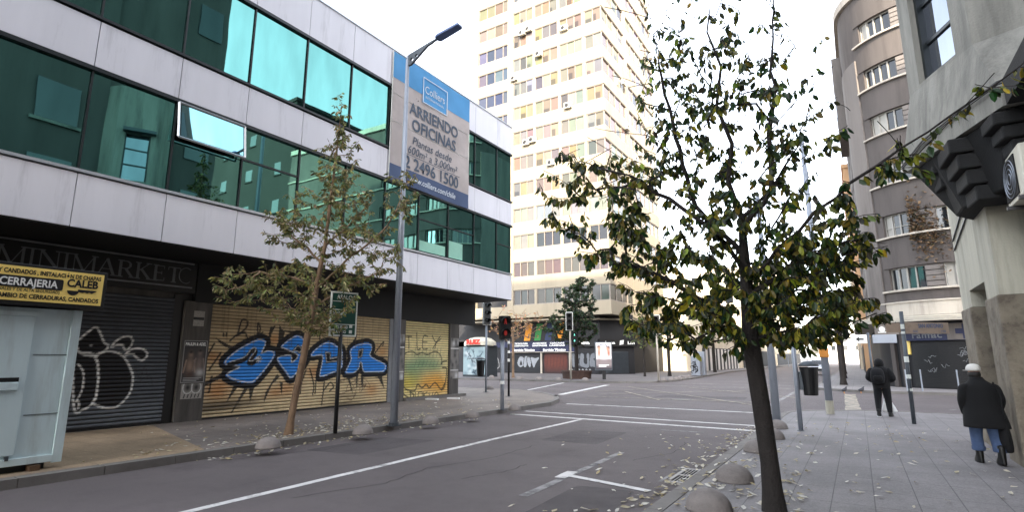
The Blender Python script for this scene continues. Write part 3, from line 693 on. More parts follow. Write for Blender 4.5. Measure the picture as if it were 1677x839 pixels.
for y0, y1, z0, z1 in ((13.85,15.25,11.83,11.86),(13.85,15.25,10.86,10.89),(13.85,13.88,10.89,11.83),(15.22,15.25,10.89,11.83)): m.box(XU+.105, XU+.112, y0, y1, z0, z1)
m.build('logo_frame', MATS['banner_pale'], bn)
bstrip('logo_field', 10.89, 11.18, 'banner_blue', 13.88, 15.22, .012)
btext('Colliers', .42, 14.55, 11.3, 'banner_pale', .0, width=1.12); btext('INTERNATIONAL', .13, 14.55, 11.1, 'banner_pale', .0, width=1.05)
m = MB()
for y in (By0, By1): m.tube([(XU+.05,y,Bz0),(XU+.05,y,Bz1)], .015, 5)
for z in (9.6, 10.62):m.tube([(bx(By0+.1*i,z)+.004,By0+.1*i,z+.01*math.sin(i*.5)) for i in range(44)], .008, 4)
m.build('rope_edge', MATS['sign_white'], bn)

# posters on the pillars
def poster(y0, y1, z0, z1, label, paint, x=XG+.076, name='poster'):
    cv = Canvas(y0, y1, z0, z1, .012, np.arange(z0, z1, .012)); paint(cv)
    o = canvas_obj(name, cv, lambda U, V, D: (x+0*U, U, V), MATS['print_paint']); return tag(o, label, 'poster')
def pm1(cv):
    cv.base(lin(52,50,50)); y0, y1, z0, z1 = cv.u[0], cv.u[-1], cv.v[0], cv.v[-1]; w = y1-y0
    for e in ((y0,z0),(y1,z0),(y1,z1),(y0,z1)): pass
    cv.stroke([(y0,z0),(y1,z0),(y1,z1),(y0,z1)], .03, lin(150,148,146), True)
    for cx, c, hz in ((.33, lin(140,116,100), .62), (.72, lin(120,104,96), .66)):
        X = y0+w*cx; Z = z0+(z1-z0)*hz
        cv.blob(X, Z-.25, .1, .24, c); cv.blob(X, Z+.06, .06, .08, c); cv.blob(X, Z+.11, .06, .05, lin(24,22,22))
        cv.stroke([(X-.1,Z-.1),(X-.15,Z-.4)], .04, c); cv.stroke([(X+.1,Z-.1),(X+.14,Z-.4)], .04, c)
    cv.blob(y0+w*.78, z0+.25, .12, .1, lin(190,188,186), .8); cv.blob(y0+w*.35, z0+.2, .13, .1, lin(60,40,36), .8)
    for k in range(3): cv.stroke([(y0+.06,z0+.12-.035*k),(y1-.08-.06*k,z0+.12-.035*k)], .014, lin(190,190,190), a=.8)
poster(7.46, 8.05, 1.08, 2.16, 'dark concert poster with two figures on the pillar beside the grey shutter', pm1)
text('lettering', 'PAULIN & ADEL', .11, (XG+.078, 7.75, 2.02), (0,1,0), (0,0,1), MATS['ink_white'], bpy.data.objects['poster'], 'CENTER', .004, .1, .52)
def pm2(cv):
    cv.base(lin(150,146,138)); y0, z0, z1 = cv.u[0], cv.v[0], cv.v[-1]
    cv.fill([(y0,z0+.16),(cv.u[-1],z0+.16),(cv.u[-1],z0+.24),(y0,z0+.24)], lin(40,40,40)); cv.noise(.5, 2)
poster(7.62, 7.9, 2.52, 2.92, 'small torn paper notice high on the pillar above the concert poster', pm2)
def pm3(cv):
    cv.base(lin(150,146,140)); y0, y1, z0 = cv.u[0], cv.u[-1], cv.v[0]
    for c in (.3, .7): cv.blob(y0+(y1-y0)*c, z0+.28, .1, .12, (.01,.01,.01), 1); cv.stroke([(y0+(y1-y0)*c+.12*math.cos(t), z0+.28+.15*math.sin(t)) for t in np.linspace(0,6.3,16)], .02, lin(200,200,196))
    for k in range(5): cv.stroke([(y0+.08+.09*k,z0+.03),(y0+.1+.09*k,z0+.11)], .025, BLK)
    cv.noise(.3, 6)
poster(7.5, 8.03, .68, 1.06, 'pale sticker with two black blots under the concert poster', pm3)
def pm4(cv):
    cv.base(lin(128,124,120)); y0, y1 = cv.u[0], cv.u[-1]
    r2 = random.Random(5)
    for k in range(16): cv.blob(r2.uniform(y0,y1), r2.uniform(cv.v[0],cv.v[-1]), .1, .12, lin(*[r2.choice((40,70,170,200))]*3), .9)
    cv.stroke([(y0,2.1),(y1,2.1)], .05, lin(210,208,204)); cv.stroke([(y0,1.2),(y1,1.2)], .04, lin(200,198,196)); cv.noise(.3, 9)
poster(18.33, 18.87, .85, 2.55, 'ragged layers of bills pasted on the corner pillar by the green shutter', pm4)
poster(15.1, 15.52, .9, 2.6, 'torn bills pasted on the narrow pillar behind the lamp post', pm4)
# ---------------------------------------------------------------- locksmith kiosk
kx = -10.1
kk = thing('kiosk', (-10.9, 2.0, .12), 'pale teal metal locksmith kiosk, closed, standing on the left pavement', 'kiosk')
m = MB(); m.box(-11.7, kx-.03, .2, 3.56, .24, 2.42); m.build('body', MATS['kiosk_paint'], kk, bevel=.008)
m = MB(); m.box(-11.6, kx-.1, .3, 3.45, .12, .24); m.build('base', MATS['kiosk_dark'], kk)
m = MB()
for y in (.5, 3.3): m.box(-11.7, kx+.05, y-.06, y+.06, .12, .2)
m.build('skid', MATS['wood'], kk)
m = MB(); m.box(kx-.04, kx+.0, 3.5, 3.62, .2, 2.42); m.box(kx-.03, kx+.01, .2, 3.5, .22, .32); m.build('corner_post', MATS['kiosk_paint'], kk, bevel=.006)
m = MB(); m.box(kx-.035, kx-.008, 1.5, 3.06, .36, 2.3); d = m.build('shutter_door', MATS['kiosk_paint'], kk, bevel=.008)
m = MB(); m.box(kx-.02, kx+.012, 1.45, 3.1, 2.3, 2.36); m.build('hood', MATS['kiosk_paint'], d)
m = MB(); m.box(kx-.012, kx-.004, 1.6, 2.98, 1.37, 1.43); m.build('slot', MATS['dark_void'], d)
m = MB(); m.box(kx-.012, kx+.02, 1.6, 2.98, 1.25, 1.365); m.build('handle', MATS['kiosk_paint'], d, bevel=.01)
m = MB()
for z in (.9, 1.75): m.box(kx-.03, kx-.022, 3.1, 3.5, z-.004, z+.004)
m.build('seam', MATS['kiosk_dark'], kk)
m = MB(); m.box(kx-.03, kx+.02, 2.96, 3.0, .3, .36); m.build('bolt', MATS['galv_dark'], kk)
ks = thing('kiosk_sign', (kx+.1, 2.0, 2.46), 'yellow illuminated-style CERRAJERIA locksmith sign box on top of the kiosk', 'sign')
m = MB(); m.box(kx-1.5, kx+.14, .2, 3.83, 2.44, 3.03); m.build('box', MATS['ink_black'], ks, bevel=.01)
m = MB(); m.box(kx+.14, kx+.15, .25, 3.78, 2.5, 2.985); m.build('face', MATS['sign_yellow'], ks)
SX = kx+.154
def kt(s, size, y, z, mat='ink_black', bold=.0, width=None, al='RIGHT', d=0): return text('lettering', s, size, (SX+d, y, z), (0,1,0), (0,0,1), MATS[mat], ks, al, bold, 0, width)
kt('OS Y CANDADOS , INSTALACIÓN DE CHAPAS', .085, 3.74, 2.885, bold=.003, width=1.32)
kt('CERRAJERIA', .15, 3.2, 2.715, 'ink_white', .004, width=.66, d=.004)
m = MB(); pts = rounded([(2.42,2.685),(3.27,2.685),(3.27,2.85),(2.42,2.85)], .03, 4); m.poly([(SX+.001, p[0], p[1]) for p in pts]); m.build('name_plate', MATS['ink_black'], ks)
kt('CALEB', .16, 3.71, 2.76, bold=.006, width=.4)
m = MB(); m.poly([(SX+.001, 3.40+.075*math.cos(t), 2.70+.07*math.sin(t)) for t in np.linspace(math.pi, 2*math.pi, 14)])
m.poly([(SX+.0012,3.46,2.725),(SX+.0012,3.46,2.69),(SX+.0012,3.52,2.675),(SX+.0012,3.55,2.69),(SX+.0012,3.58,2.675),(SX+.0012,3.61,2.69),(SX+.0012,3.64,2.675),(SX+.0012,3.70,2.715),(SX+.0012,3.70,2.725)])
m.build('key_emblem', MATS['ink_black'], ks)
kt('(ADICIONALES Y DE ALTA SEGURIDAD)', .062, 3.24, 2.635, bold=.001, width=.88)
kt('S , CAMBIO DE CERRADURAS, CANDADOS', .085, 3.74, 2.54, bold=.003, width=1.32)

# ---------------------------------------------------------------- cream tower over the far corner
TX, TY = -19.9, 50.0
tw = thing('apartment_tower', (-28, 56, 0), 'tall cream apartment tower with ribbon windows rising over the far street corner', 'building')
ZT = [8.96+3.05*k for k in range(17)]           # window heads
TOP = ZT[-1]+1.6
m = MB(); m.box(-31.6, TX-.35, TY+.35, 67.3, 6.2, TOP-.3); m.box(-37.0, -31.5, TY+1.4, 67.3, 6.2, TOP-3); m.build('core', MATS['shop_dark'], tw)
def tower_band(z0, z1):
    m = MB()
    m.box(-31.6, TX, TY, TY+.4, z0, z1); m.box(TX-.4, TX, TY+.4, 67.5, z0, z1)
    m.box(-37.2, -31.6, TY+.9, TY+1.45, z0, z1)
    m.box(-37.2, -36.8, TY+1.45, 67.5, z0, z1)
    return m.build('spandrel', MATS['tower_wall'], tw)
tower_band(6.15, ZT[0]-1.65)
for k, z in enumerate(ZT): tower_band(z, (ZT[k+1]-1.65) if k+1 < len(ZT) else TOP)
# piers
for q in ((-31.9, -31.15, TY-.04, TY+1.5, 6.15, TOP), (TX-.4, TX+.03, 56.7, 57.5, 6.15, TOP), (-37.25,-36.9, TY+.88, TY+1.5, 6.15, TOP)):
    m = MB(); m.box(*q); m.build('pier', MATS['tower_wall'], tw)
PANE = [lin(226,206,160), lin(220,200,164), lin(206,190,160), lin(212,196,172), lin(232,206,150), lin(190,178,158), lin(238,226,200), lin(232,196,140), lin(222,210,186), lin(206,196,180), lin(140,134,130), lin(98,96,98), lin(236,232,226), lin(180,166,140)]
DARK = [lin(70,72,76), lin(88,92,100), lin(110,120,140), lin(60,60,64)]
def ribbon(z0, z1, a, b, n, axis, pos, style, inset=.14):
    """one window: n panes with their own curtain colours, frame as its sub-part"""
    w = MB(); f = MB(); L = (b-a)/n
    for i in range(n):
        s0, s1 = a+i*L, a+(i+1)*L
        if style == 'dark': c = rnd.choice(DARK[:1]+DARK[3:]); 
        elif style == 'brown': c = lin(150,122,112)
        elif style == 'grey': c = lin(112,114,108)
        elif style == 'white': c = lin(226,222,214)
        elif style == 'blue': c = rnd.choice([lin(120,136,168), lin(88,104,140), lin(150,160,182)])
        else: c = rnd.choice(PANE)
        w.cur = tuple(x*.155*rnd.uniform(.75,1.15) for x in c); d = inset+rnd.choice((0,0,.03))
        if axis == 'Y': w.quad((s0,pos+d,z0),(s1,pos+d,z0),(s1,pos+d,z1),(s0,pos+d,z1))
        else: w.quad((pos-d,s0,z0),(pos-d,s1,z0),(pos-d,s1,z1),(pos-d,s0,z1))
        if style in ('mix',) and rnd.random() < .35:     # half-drawn curtain
            w.cur = tuple(x*.35 for x in w.cur); h = z0+(z1-z0)*rnd.uniform(.3,.6); q = s0+L*rnd.uniform(.3,.8)
            if axis == 'Y': w.quad((s0,pos+d-.01,z0),(q,pos+d-.01,z0),(q,pos+d-.01,h),(s0,pos+d-.01,h))
            else: w.quad((pos-d+.01,s0,z0),(pos-d+.01,q,z0),(pos-d+.01,q,h),(pos-d+.01,s0,h))
    wo = w.build('window', MATS['tower_pane'], tw)
    for i in range(n+1):
        s = a+i*L; t = .035
        if axis == 'Y': f.box(s-t, s+t, pos+.06, pos+.2, z0, z1)
        else: f.box(pos-.2, pos-.06, s-t, s+t, z0, z1)
    if axis == 'Y': f.box(a, b, pos+.05, pos+.2, z0-.03, z0+.05); f.box(a, b, pos+.05, pos+.2, z1-.05, z1+.02)
    else: f.box(pos-.2, pos-.05, a, b, z0-.03, z0+.05); f.box(pos-.2, pos-.05, a, b, z1-.05, z1+.02)
    f.build('frame', MATS['tower_frame'], wo)
    return wo
for k, z in enumerate(ZT[:14]):
    z0, z1 = z-1.62, z-.03
    st = {0: 'grey', 1: 'brown', 2: 'dark', 3: 'white'}.get(k, 'mix')
    ribbon(z0, z1, -31.1, -28.5, 3, 'Y', TY, 'white' if k == 2 else st); ribbon(z0, z1, -28.2, -25.3, 3, 'Y', TY, st)
    ribbon(z0, z1, -25.0, -22.3, 3, 'Y', TY, st if k != 9 else 'white'); ribbon(z0, z1, -21.9, TX-.12, 2, 'Y', TY, st)
    ribbon(z0, z1, TY+.12, 56.6, 4, 'X', TX, st if k < 4 else 'mix'); ribbon(z0, z1, 57.6, 67.2, 6, 'X', TX, 'mix')
    if 6 <= k: ribbon(z0, z1, -36.8, -32.0, 4, 'Y', TY+.9, 'blue' if k < 11 else 'mix')
    # white posts between window groups
for x in (-28.35, -25.15, -22.1):
    m = MB(); m.box(x-.13, x+.13, TY+.02, TY+.35, 6.2, ZT[13]); m.build('post', MATS['tower_wall'], tw)
# shop floor: recessed wall with cut corner, fascia, shutters
m = MB(); m.prism([(-40,51.6),(-21.9,51.6),(-19.4,54.6),(-20.3,54.9),(-20.3,67.3),(-40,67.3)], 0, 6.1); m.build('shop_wall', MATS['shop_dark'], tw)
m = MB(); m.prism([(-38,TY-.02),(TX+.02,TY-.02),(TX+.02,67.5),(-38,67.5)], 5.95, 6.16); m.build('soffit', MATS['tower_wall'], tw)
m = MB(); m.prism([(-38,TY-1.3),(-23.6,TY-1.3),(-23.6,TY+1.5),(-38,TY+1.5)], 5.5, 5.62); m.prism([(-23.6,50.9),(-21.6,50.9),(-18.6,54.2),(-18.6,58),(-22,58),(-23.6,51.6)], 5.5, 5.64); m.build('canopy', MATS['tower_wall'], tw)
def paintblob(cv, letters, c, out=(.01,.01,.01), x0=0, z0=0, s=1):
    for p in letters:
        q = crv([(x0+a*s, z0+b*s) for a, b in p]); cv.stroke(q, .13*s, out, True); cv.fill(q, c)
SILV = lin(150,154,160)
def sg1(cv):
    cv.base(lin(34,35,39)); cv.noise(.15, 1)
    paintblob(cv, [[(0,.5),(.3,1.1),(.75,1.0),(.9,.45),(.5,0),(.15,.1)],[(.8,.1),(.95,1.1),(1.4,1.0),(1.2,.5),(1.1,.05)],[(1.2,.9),(1.5,1.05),(1.7,.5),(1.6,.0),(1.35,.2)],[(1.7,1.05),(2.2,.95),(2.7,1.0),(2.3,.4),(2.05,-.05),(1.8,.5)]], SILV, x0=-31.55, z0=.75)
    cv.fill(crv([(-31.25,1.0),(-31.1,1.45),(-30.95,1.0)]), BLK)
def sg2(cv):
    cv.base(lin(34,34,38)); cv.noise(.15, 2)
    for k in range(26): cv.blob(-28.1+k*.1, 1.3, .14, .85, lin(102,52,40), .8)
    for k in range(7): cv.stroke([(-27.9+.38*k,.75),(-27.8+.38*k,1.9)], .06, lin(60,32,28), a=.7)
def sg3(cv):
    cv.base(lin(34,34,38)); cv.noise(.15, 3)
    paintblob(cv, [[(0,1.2),(.3,1.3),(.4,.8),(.8,1.25),(.9,.9),(.55,.6),(.95,.1),(.4,.2),(.3,-.05),(.05,.1)],[(.9,.2),(1.0,1.25),(1.35,1.2),(1.35,.4),(1.7,.3),(1.7,1.25),(1.95,1.2),(1.9,0),(1.3,-.05)],[(2.0,.1),(2.1,1.1),(2.5,1.35),(2.8,1.0),(2.4,.75),(2.9,.3),(3.1,-.15),(2.4,0)]], lin(122,126,132), x0=-25.0, z0=.85)
    for k in range(6): cv.stroke(crv([(-25.1+.4*k,.35),(-25.0+.4*k,.6),(-24.85+.4*k,.38)], False), .06, lin(190,190,190))
def sg4(cv):
    cv.base(lin(26,27,32)); cv.noise(.3, 4); cv.blob(-22.6,.5,.4,.25,lin(110,112,118),.5)
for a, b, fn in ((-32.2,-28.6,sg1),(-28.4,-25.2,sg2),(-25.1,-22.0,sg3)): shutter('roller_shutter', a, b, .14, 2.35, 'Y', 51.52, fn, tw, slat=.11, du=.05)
for x in (-28.5, -25.15):
    m = MB(); m.box(x-.07, x+.07, 51.3, 51.5, .1, 2.8); m.build('post', MATS['ledge'], tw)
# corner shutter on the cut face
cn = Vector((3.0,-2.5)).normalized(); cu_ = Vector((2.5,3.0)).normalized()
m = MB()
for i in range(18):
    z = .2+i*.12; p0 = Vector((-21.7,51.75))+cn*.05; p1 = p0+cu_*2.9
    m.quad((*(p0),z),(*(p1),z),(*(p1+cn*.03),z+.1),(*(p0+cn*.03),z+.1))
m.build('roller_shutter', MATS['galv_dark'], tw)
sg = thing('shop_sign', (-29.5, 51.4, 2.4), 'navy computer repair shop sign with Servicio Técnico lettering under the striped panel', 'sign')
m = MB(); m.box(-35, -24.6, 51.38, 51.5, 2.85, 3.45); m.build('upper_board', MATS['shop_navy'], sg)
m = MB(); m.box(-32.4, -24.6, 51.3, 51.46, 2.36, 2.84); m.build('lower_board', MATS['shop_navy'], sg); 
m = MB(); m.box(-32.4, -24.6, 51.2, 51.3, 2.3, 2.36); m.build('trim', MATS['ledge'], sg)
def tt(s, size, x, y, z, w, mat='ink_white', par=None, bold=.01): text('lettering', s, size, (x, y, z), (1,0,0), (0,0,1), MATS[mat], par, 'CENTER', bold, 0, w)
for x, a, b in ((-31.0,'TECNOLOGÍA','COMPUTACIÓN'),(-28.7,'ACCESORIOS','SMARTPHONE'),(-26.6,'CARCASAS','LÁMINAS')):
    tt(a, .22, x, 51.37, 3.18, 1.7, par=sg); tt(b, .22, x, 51.37, 2.94, 1.8, par=sg)
tt('Servicio Técnico', .3, -30.6, 51.29, 2.46, 2.7, par=sg, bold=.02); tt('Servicio Técnico', .3, -26.9, 51.29, 2.46, 2.7, par=sg, bold=.02)
st = thing('advertising_board', (-29, 51.3, 3.5), 'black shop panel with slanting orange, green and navy stripes', 'sign')
m = MB(); m.box(-32.2, -24.4, 51.32, 51.5, 3.46, 5.48); m.build('board', MATS['ink_black'], st)
m = MB()
for i, c in enumerate((lin(226,148,30), lin(46,128,58), lin(38,52,88), lin(226,148,30))):
    m.cur = c; x = -30.6+i*1.28; m.quad((x,51.31,3.55),(x+.75,51.31,3.55),(x+1.1,51.31,5.35),(x+.35,51.31,5.35))
m.build('stripes', MATS['painted'], st)
s2 = thing('shop_sign', (-21, 52.5, 3.0), 'dark shop fascia with white lettering wrapped round the cut corner behind the advert', 'sign')
m = MB(); m.box(-24.4, -22.0, 51.36, 51.5, 2.85, 3.6); p0 = Vector((-21.9,51.5)); 
q = [p0+cn*.02, p0+cn*.02+cu_*4.2, p0+cn*.2+cu_*4.2, p0+cn*.2]; m.prism([tuple(x) for x in q], 2.85, 3.6); m.build('board', MATS['ink_black'], s2)
tt('Luna', .42, -23.5, 51.34, 3.1, 1.2, par=s2, bold=.02)
def ct(s, size, t, z, w): 
    p = p0+cn*.215+cu_*t; text('lettering', s, size, (p.x, p.y, z), (cu_.x, cu_.y, 0), (0,0,1), MATS['ink_white'], s2, 'CENTER', .015, 0, w)
ct('Luna', .4, 1.1, 3.1, 1.1); ct('Lm', .42, 3.5, 3.1, .8)
p = p0+cn*.22+cu_*2.4; m = MB(); 
for a, b in ((-.2,.5),): m.quad(*[(p.x+cu_.x*a_, p.y+cu_.y*a_, z_) for a_, z_ in ((-.25,3.0),(.2,3.08),(.28,3.52),(-.17,3.44))])
m.build('emblem', MATS['ink_white'], s2)
# air conditioners on the tower
ac = thing('air_conditioner', (0,0,0), 'white air conditioner box hung on the cream tower facade', 'air conditioner', 'air conditioners on the tower')
m = MB(); m.box(-.42,.42,-.38,-.04,-.3,.32); m.build('casing', MATS['ac_white'], ac, local=True, bevel=.02)
m = MB(); m.tube([(-.12,-.385,.0),(-.12,-.40,.0)], .24, 14); m.build('fan', MATS['shop_dark'], ac, local=True)
for x in (-.3,.3):
    m = MB(); m.box(x-.02,x+.02,-.4,0,-.36,-.31); m.build('bracket', MATS['galv_dark'], ac, local=True)
spots = [(-29.8,TY,39.4,0),(-28.9,TY,39.6,0),(-27.6,TY,36.0,0),(-30.9,TY,33.9,0),(-24.3,TY,38.1,0),(-29.3,TY,25.6,0),(-28.5,TY,25.75,0),(-24.0,TY,28.7,0),(-26.2,TY,22.6,0),(-35.0,TY+.9,30.0,0),(-34.2,TY+.9,25.6,0),
         (TX,55.6,32.8,1),(TX,56.3,27.6,1),(TX,58.5,24.5,1),(TX,62.5,34.0,1),(TX,60.5,25.8,1),(TX,66.5,41.5,1),(TX,63.5,22.6,1)]
for i, (x, y, z, s) in enumerate(spots):
    o = ac if i == 0 else dup(ac, (x,y,z)); o.location = (x,y,z); o.rotation_euler.z = R(90) if s else 0
    o['label'] = 'white air conditioner box hung on the right-hand side of the cream tower' if s else 'white air conditioner box hung on the front of the cream tower'

# ---------------------------------------------------------------- curved corner building on the right
cb = thing('corner_building', (8, 42, 0), 'brown stucco apartment building with rounded corner and curved window ledges', 'building')
CX, CY, RR, XW, YW = 5.0, 40.0, 4.0, 1.0, 36.0
def path(a, b, r, n=1):
    """points along the outline between path lengths: s<0 street side, 0..90 degrees of corner, >90 cross street; offset r outwards"""
    out = []
    k = max(1, int(abs(b-a)/4)); 
    for i in range(k+1):
        s = a+(b-a)*i/k
        out.append(pt(s, r))
    return out
def pt(s, r):
    if s < 0: return (XW-r, CY-s*.0698*1.0)          # one unit = 6.98 cm along the straight sides, one degree on the arc
    if s > 90: return (CX+(s-90)*.0698, YW-r)
    t = math.pi+math.radians(s); return (CX+(RR+r)*math.cos(t), CY+(RR+r)*math.sin(t))
def band(m, a, b, z0, z1, r0, r1):
    o = []; ss = [a, b] + ([0] if a < 0 < b else []) + ([90] if a < 90 < b else [])
    for s in np.arange(0, 90.1, 3):
        if a < s < b: ss.append(float(s))
    ss = sorted(set(ss))
    P0 = [pt(s, r0) for s in ss]; P1 = [pt(s, r1) for s in ss]; n = len(ss)
    vs = [(*p, z) for z in (z0, z1) for p in P1] + [(*p, z) for z in (z0, z1) for p in P0]
    fs = []
    for i in range(n-1):
        fs += [(i, i+1, n+i+1, n+i), (2*n+i+1, 2*n+i, 3*n+i, 3*n+i+1), (n+i, n+i+1, 3*n+i+1, 3*n+i), (i+1, i, 2*n+i, 2*n+i+1)]
    fs += [(0, 2*n, 3*n, n), (n-1, 2*n-1, 4*n-1, 3*n-1)]
    m.add(vs, fs)
SA, SB = -320, 400
FL = [5.42+3.07*k for k in range(6)]; HB = FL[-1]+1.28+1.9
m = MB(); band(m, SA, SB, 3.9, FL[0], -.5, 0)
for k, z in enumerate(FL):
    band(m, SA, SB, z+1.26, FL[k+1] if k+1 < len(FL) else HB, -.5, 0)
WIN = [(41,68),(80,110),(121,150),(165,195),(-60,-30),(-105,-78),(-150,-125),(-200,-170),(-250,-222)]
WIN.sort()
for k, z in enumerate(FL):
    edges = [SA]
    for a, b in WIN:
        band(m, edges[-1], a, z, z+1.26, -.5, 0 if not (60 < edges[-1] < 90) else -.03); edges.append(b)
    band(m, edges[-1], SB, z, z+1.26, -.5, 0)
wall = m.build('wall', MATS['stucco_brown'], cb); smooth_by_angle(wall, 30)
m = MB(); m.prism([(1.5,63),(1.5,40.5),(2.5,38.5),(5.5,36.5),(26,36.5),(26,63)], .1, HB-.3); m.build('core', MATS['dark_void'], cb)
for k, z in enumerate(FL):
    m = MB(); band(m, 34, SB, z-.09, z+.01, -.1, .16); lo = m.build('ledge', MATS['ledge'], cb); smooth_by_angle(lo, 30)
    m = MB(); band(m, 36, 150, z+1.27, z+1.31, -.1, .06); lo = m.build('ledge', MATS['stucco_brown'], cb); smooth_by_angle(lo, 30)
    for a, b in WIN:
        n = 4 if b-a > 26 and 0 <= a < 100 else 3
        w = MB(); 
        w.cur = (1,1,.999)
        band(w, a, b, z+.02, z+1.26, -.3, -.22)
        wo = w.build('window', MATS['win_glass'] if rnd.random() < .8 else MATS['glass_clear'], cb)
        f = MB()
        for i in range(n+1):
            s = a+(b-a)*i/n; t = .55; band(f, max(a, s-t), min(b, s+t), z+.01, z+1.26, -.22, -.14)
        band(f, a, b, z+.01, z+.06, -.22, -.14); band(f, a, b, z+1.2, z+1.26, -.22, -.14)
        if k == 1 and 40 < a < 60: band(f, a, b, z+.5, z+.54, -.21, -.15)
        if rnd.random() < .7 and 0 < a < 100:      # pale curtains
            q = rnd.choice((.25,.3,.5)); band(f, a+1, a+(b-a)*q, z+.05, z+1.2, -.222, -.205)
        f.build('frame', MATS['win_frame'], wo)
    m = MB()
    for j in range(4): band(m, 68.5, 79.5, z+.08+.29*j, z+.08+.29*j+.24, -.05, .02)
    m.build('fluted_panel', MATS['stucco_grey'], cb)
m = MB(); band(m, -20, 34, 3.9, HB-4, -.1, .10); m.build('pilaster', MATS['stucco_grey'], cb)
m = MB(); band(m, SA, SB, HB, HB+.5, -.6, .2); m.build('cornice', MATS['ledge'], cb)
m = MB(); m.box(.45, 1.05, 44, 50, 17.8, 23.6); b_ = m.build('bay', MATS['stucco_grey'], cb)
m = MB(); m.box(.42, .45, 44.6, 47, 19.2, 21); m.build('window', MATS['glass_clear'], cb)
m = MB(); band(m, SA, SB, 3.98, 4.75, -.1, .05); band(m, SA, SB, 4.7, 4.78, -.1, .11); lo = m.build('frieze', MATS['ledge'], cb); smooth_by_angle(lo, 30)
m = MB(); band(m, -230, 330, 3.62, 3.9, -.2, 1.0); band(m, -230, 330, 3.72, 3.76, 1.0, 1.03); band(m, -230, 330, 3.82, 3.86, 1.0, 1.03); lo = m.build('canopy', MATS['canopy_edge'], cb); smooth_by_angle(lo, 30)
m = MB(); band(m, SA, SB, 0.0, 3.62, -.4, -.15); lo = m.build('shop_wall', MATS['shop_dark'], cb); smooth_by_angle(lo, 30)
m = MB()
for i in range(30):
    z = .2+i*.075; band(m, 50, 100, z, z+.06, -.15, -.1); band(m, 104, 150, z, z+.06, -.15, -.1)
m.build('roller_shutter', MATS['black_metal'], cb)
def far_gr(m_):
    for k in range(14):
        s = rnd.uniform(56,96); z = rnd.uniform(.7,2.2); pts = [(*pt(s+dx, -.085), z+dz) for dx, dz in zip(np.linspace(0,5,6), [rnd.uniform(-.15,.15) for _ in range(6)])]; m_.tube(pts, .012, 4)
m = MB(); far_gr(m); m.build('graffiti', MATS['trim_grey'], cb)
for s in (34, 44, 102):
    m = MB(); band(m, s-2.2, s+2.2, .1, 3.6, -.2, .0); m.build('pillar', MATS['stucco_brown'], cb)
m = MB(); band(m, 45.5, 49.5, 1.9, 2.9, -.15, -.05); m.build('display', MATS['sign_yellow'], cb)
ph = thing('shop_sign', (4, 36.2, 2.6), 'dark navy pharmacy fascia with pale cross under the curved canopy', 'sign')
m = MB(); band(m, 48, 130, 2.62, 3.5, -.12, .06); o = m.build('board', MATS['shop_navy'], ph); smooth_by_angle(o, 30)
m = MB(); band(m, 76, 100, 2.64, 3.48, .06, .075); o = m.build('pale_field', MATS['stucco_grey'], ph)
m = MB(); band(m, 85, 91, 2.68, 3.44, .075, .09); band(m, 81, 95, 2.94, 3.2, .075, .088); m.build('cross', MATS['shop_navy'], ph)
for i, ch in enumerate('Farmac'):
    s = 55+i*3.3; p = pt(s, .08); t = math.pi+math.radians(s); text('lettering', ch, .5, (p[0], p[1], 2.75), (-math.sin(t), math.cos(t), 0), (0,0,1), MATS['letter_grey'], ph, 'CENTER', .01)
cl = thing('hanging_sign', (1.2, 37.2, 2.9), 'small grey sign with pale bell emblem hanging under the curved canopy', 'sign')
m = MB(); m.box(.9, 2.0, 36.0, 36.06, 2.95, 3.5); m.build('board', MATS['stucco_grey'], cl)
m = MB(); m.ball((1.25,35.99,3.24), .14, .02, .14, 10, 6); m.box(1.05,1.5,35.97,35.985,3.06,3.1); m.build('emblem', MATS['ink_white'], cl)
m = MB(); m.tube([(1.0,36.03,3.5),(1.0,36.03,3.64)], .015, 5); m.tube([(1.9,36.03,3.5),(1.9,36.03,3.64)], .015, 5); m.build('hanger', MATS['galv_dark'], cl)
# dry creeper on the curved wall
m = MB(); r2 = random.Random(11)
for k in range(900):
    s = 62+22*abs(r2.gauss(0,.55)); z = 9.0+r2.gauss(0,.8)-(s-64)*.05
    if s > 95: continue
    p = Vector((*pt(s, .03+r2.random()*.12), z)); a = r2.random()*6.3; u = Vector((math.cos(a),math.sin(a),r2.uniform(-.5,.5)))*.06; v = Vector((r2.uniform(-1,1),r2.uniform(-1,1),r2.uniform(-1,1)))*.05
    m.cur = lin(*r2.choice([(110,84,60),(84,66,50),(128,104,76),(70,64,44)])); m.quad(p-u-v,p+u-v,p+u+v,p-u+v)
tag(m.build('creeper', MATS['leaf_olive']), 'dry brown creeper clinging to the curved brown facade', 'climbing plant')
# ---------------------------------------------------------------- old grey building on the right, bay over the pavement
ob = thing('old_building', (6, 5, 0), 'old grey stucco building with bay window over the pavement and stone-based piers', 'building')
C1, C2, C3 = (1.92,10.0), (1.27,11.5), (1.26,11.62)
foot = [(2.5,-52),(2.5,9.75),C1,C2,C3,(1.95,12.4),(1.95,14.45),(24,14.45),(24,-52)]
m = MB()
m.prism([(2.5,-52),(2.5,9.75),(24,9.75),(24,-52)], 5.9, 21); m.prism([(1.95,12.4),(1.95,14.45),(24,14.45),(24,9.76),(2.6,9.76)], 5.9, 21)
m.build('upper_wall', MATS['stucco_brown'], ob)
m = MB(); m.prism([(3,-52),(40,-52),(40,-6),(3,-6)], 21.02, 43.5); m.build('sun_blocker', MATS['bay_pale'], ob)  # unseen block behind the camera, added to keep sun off the street
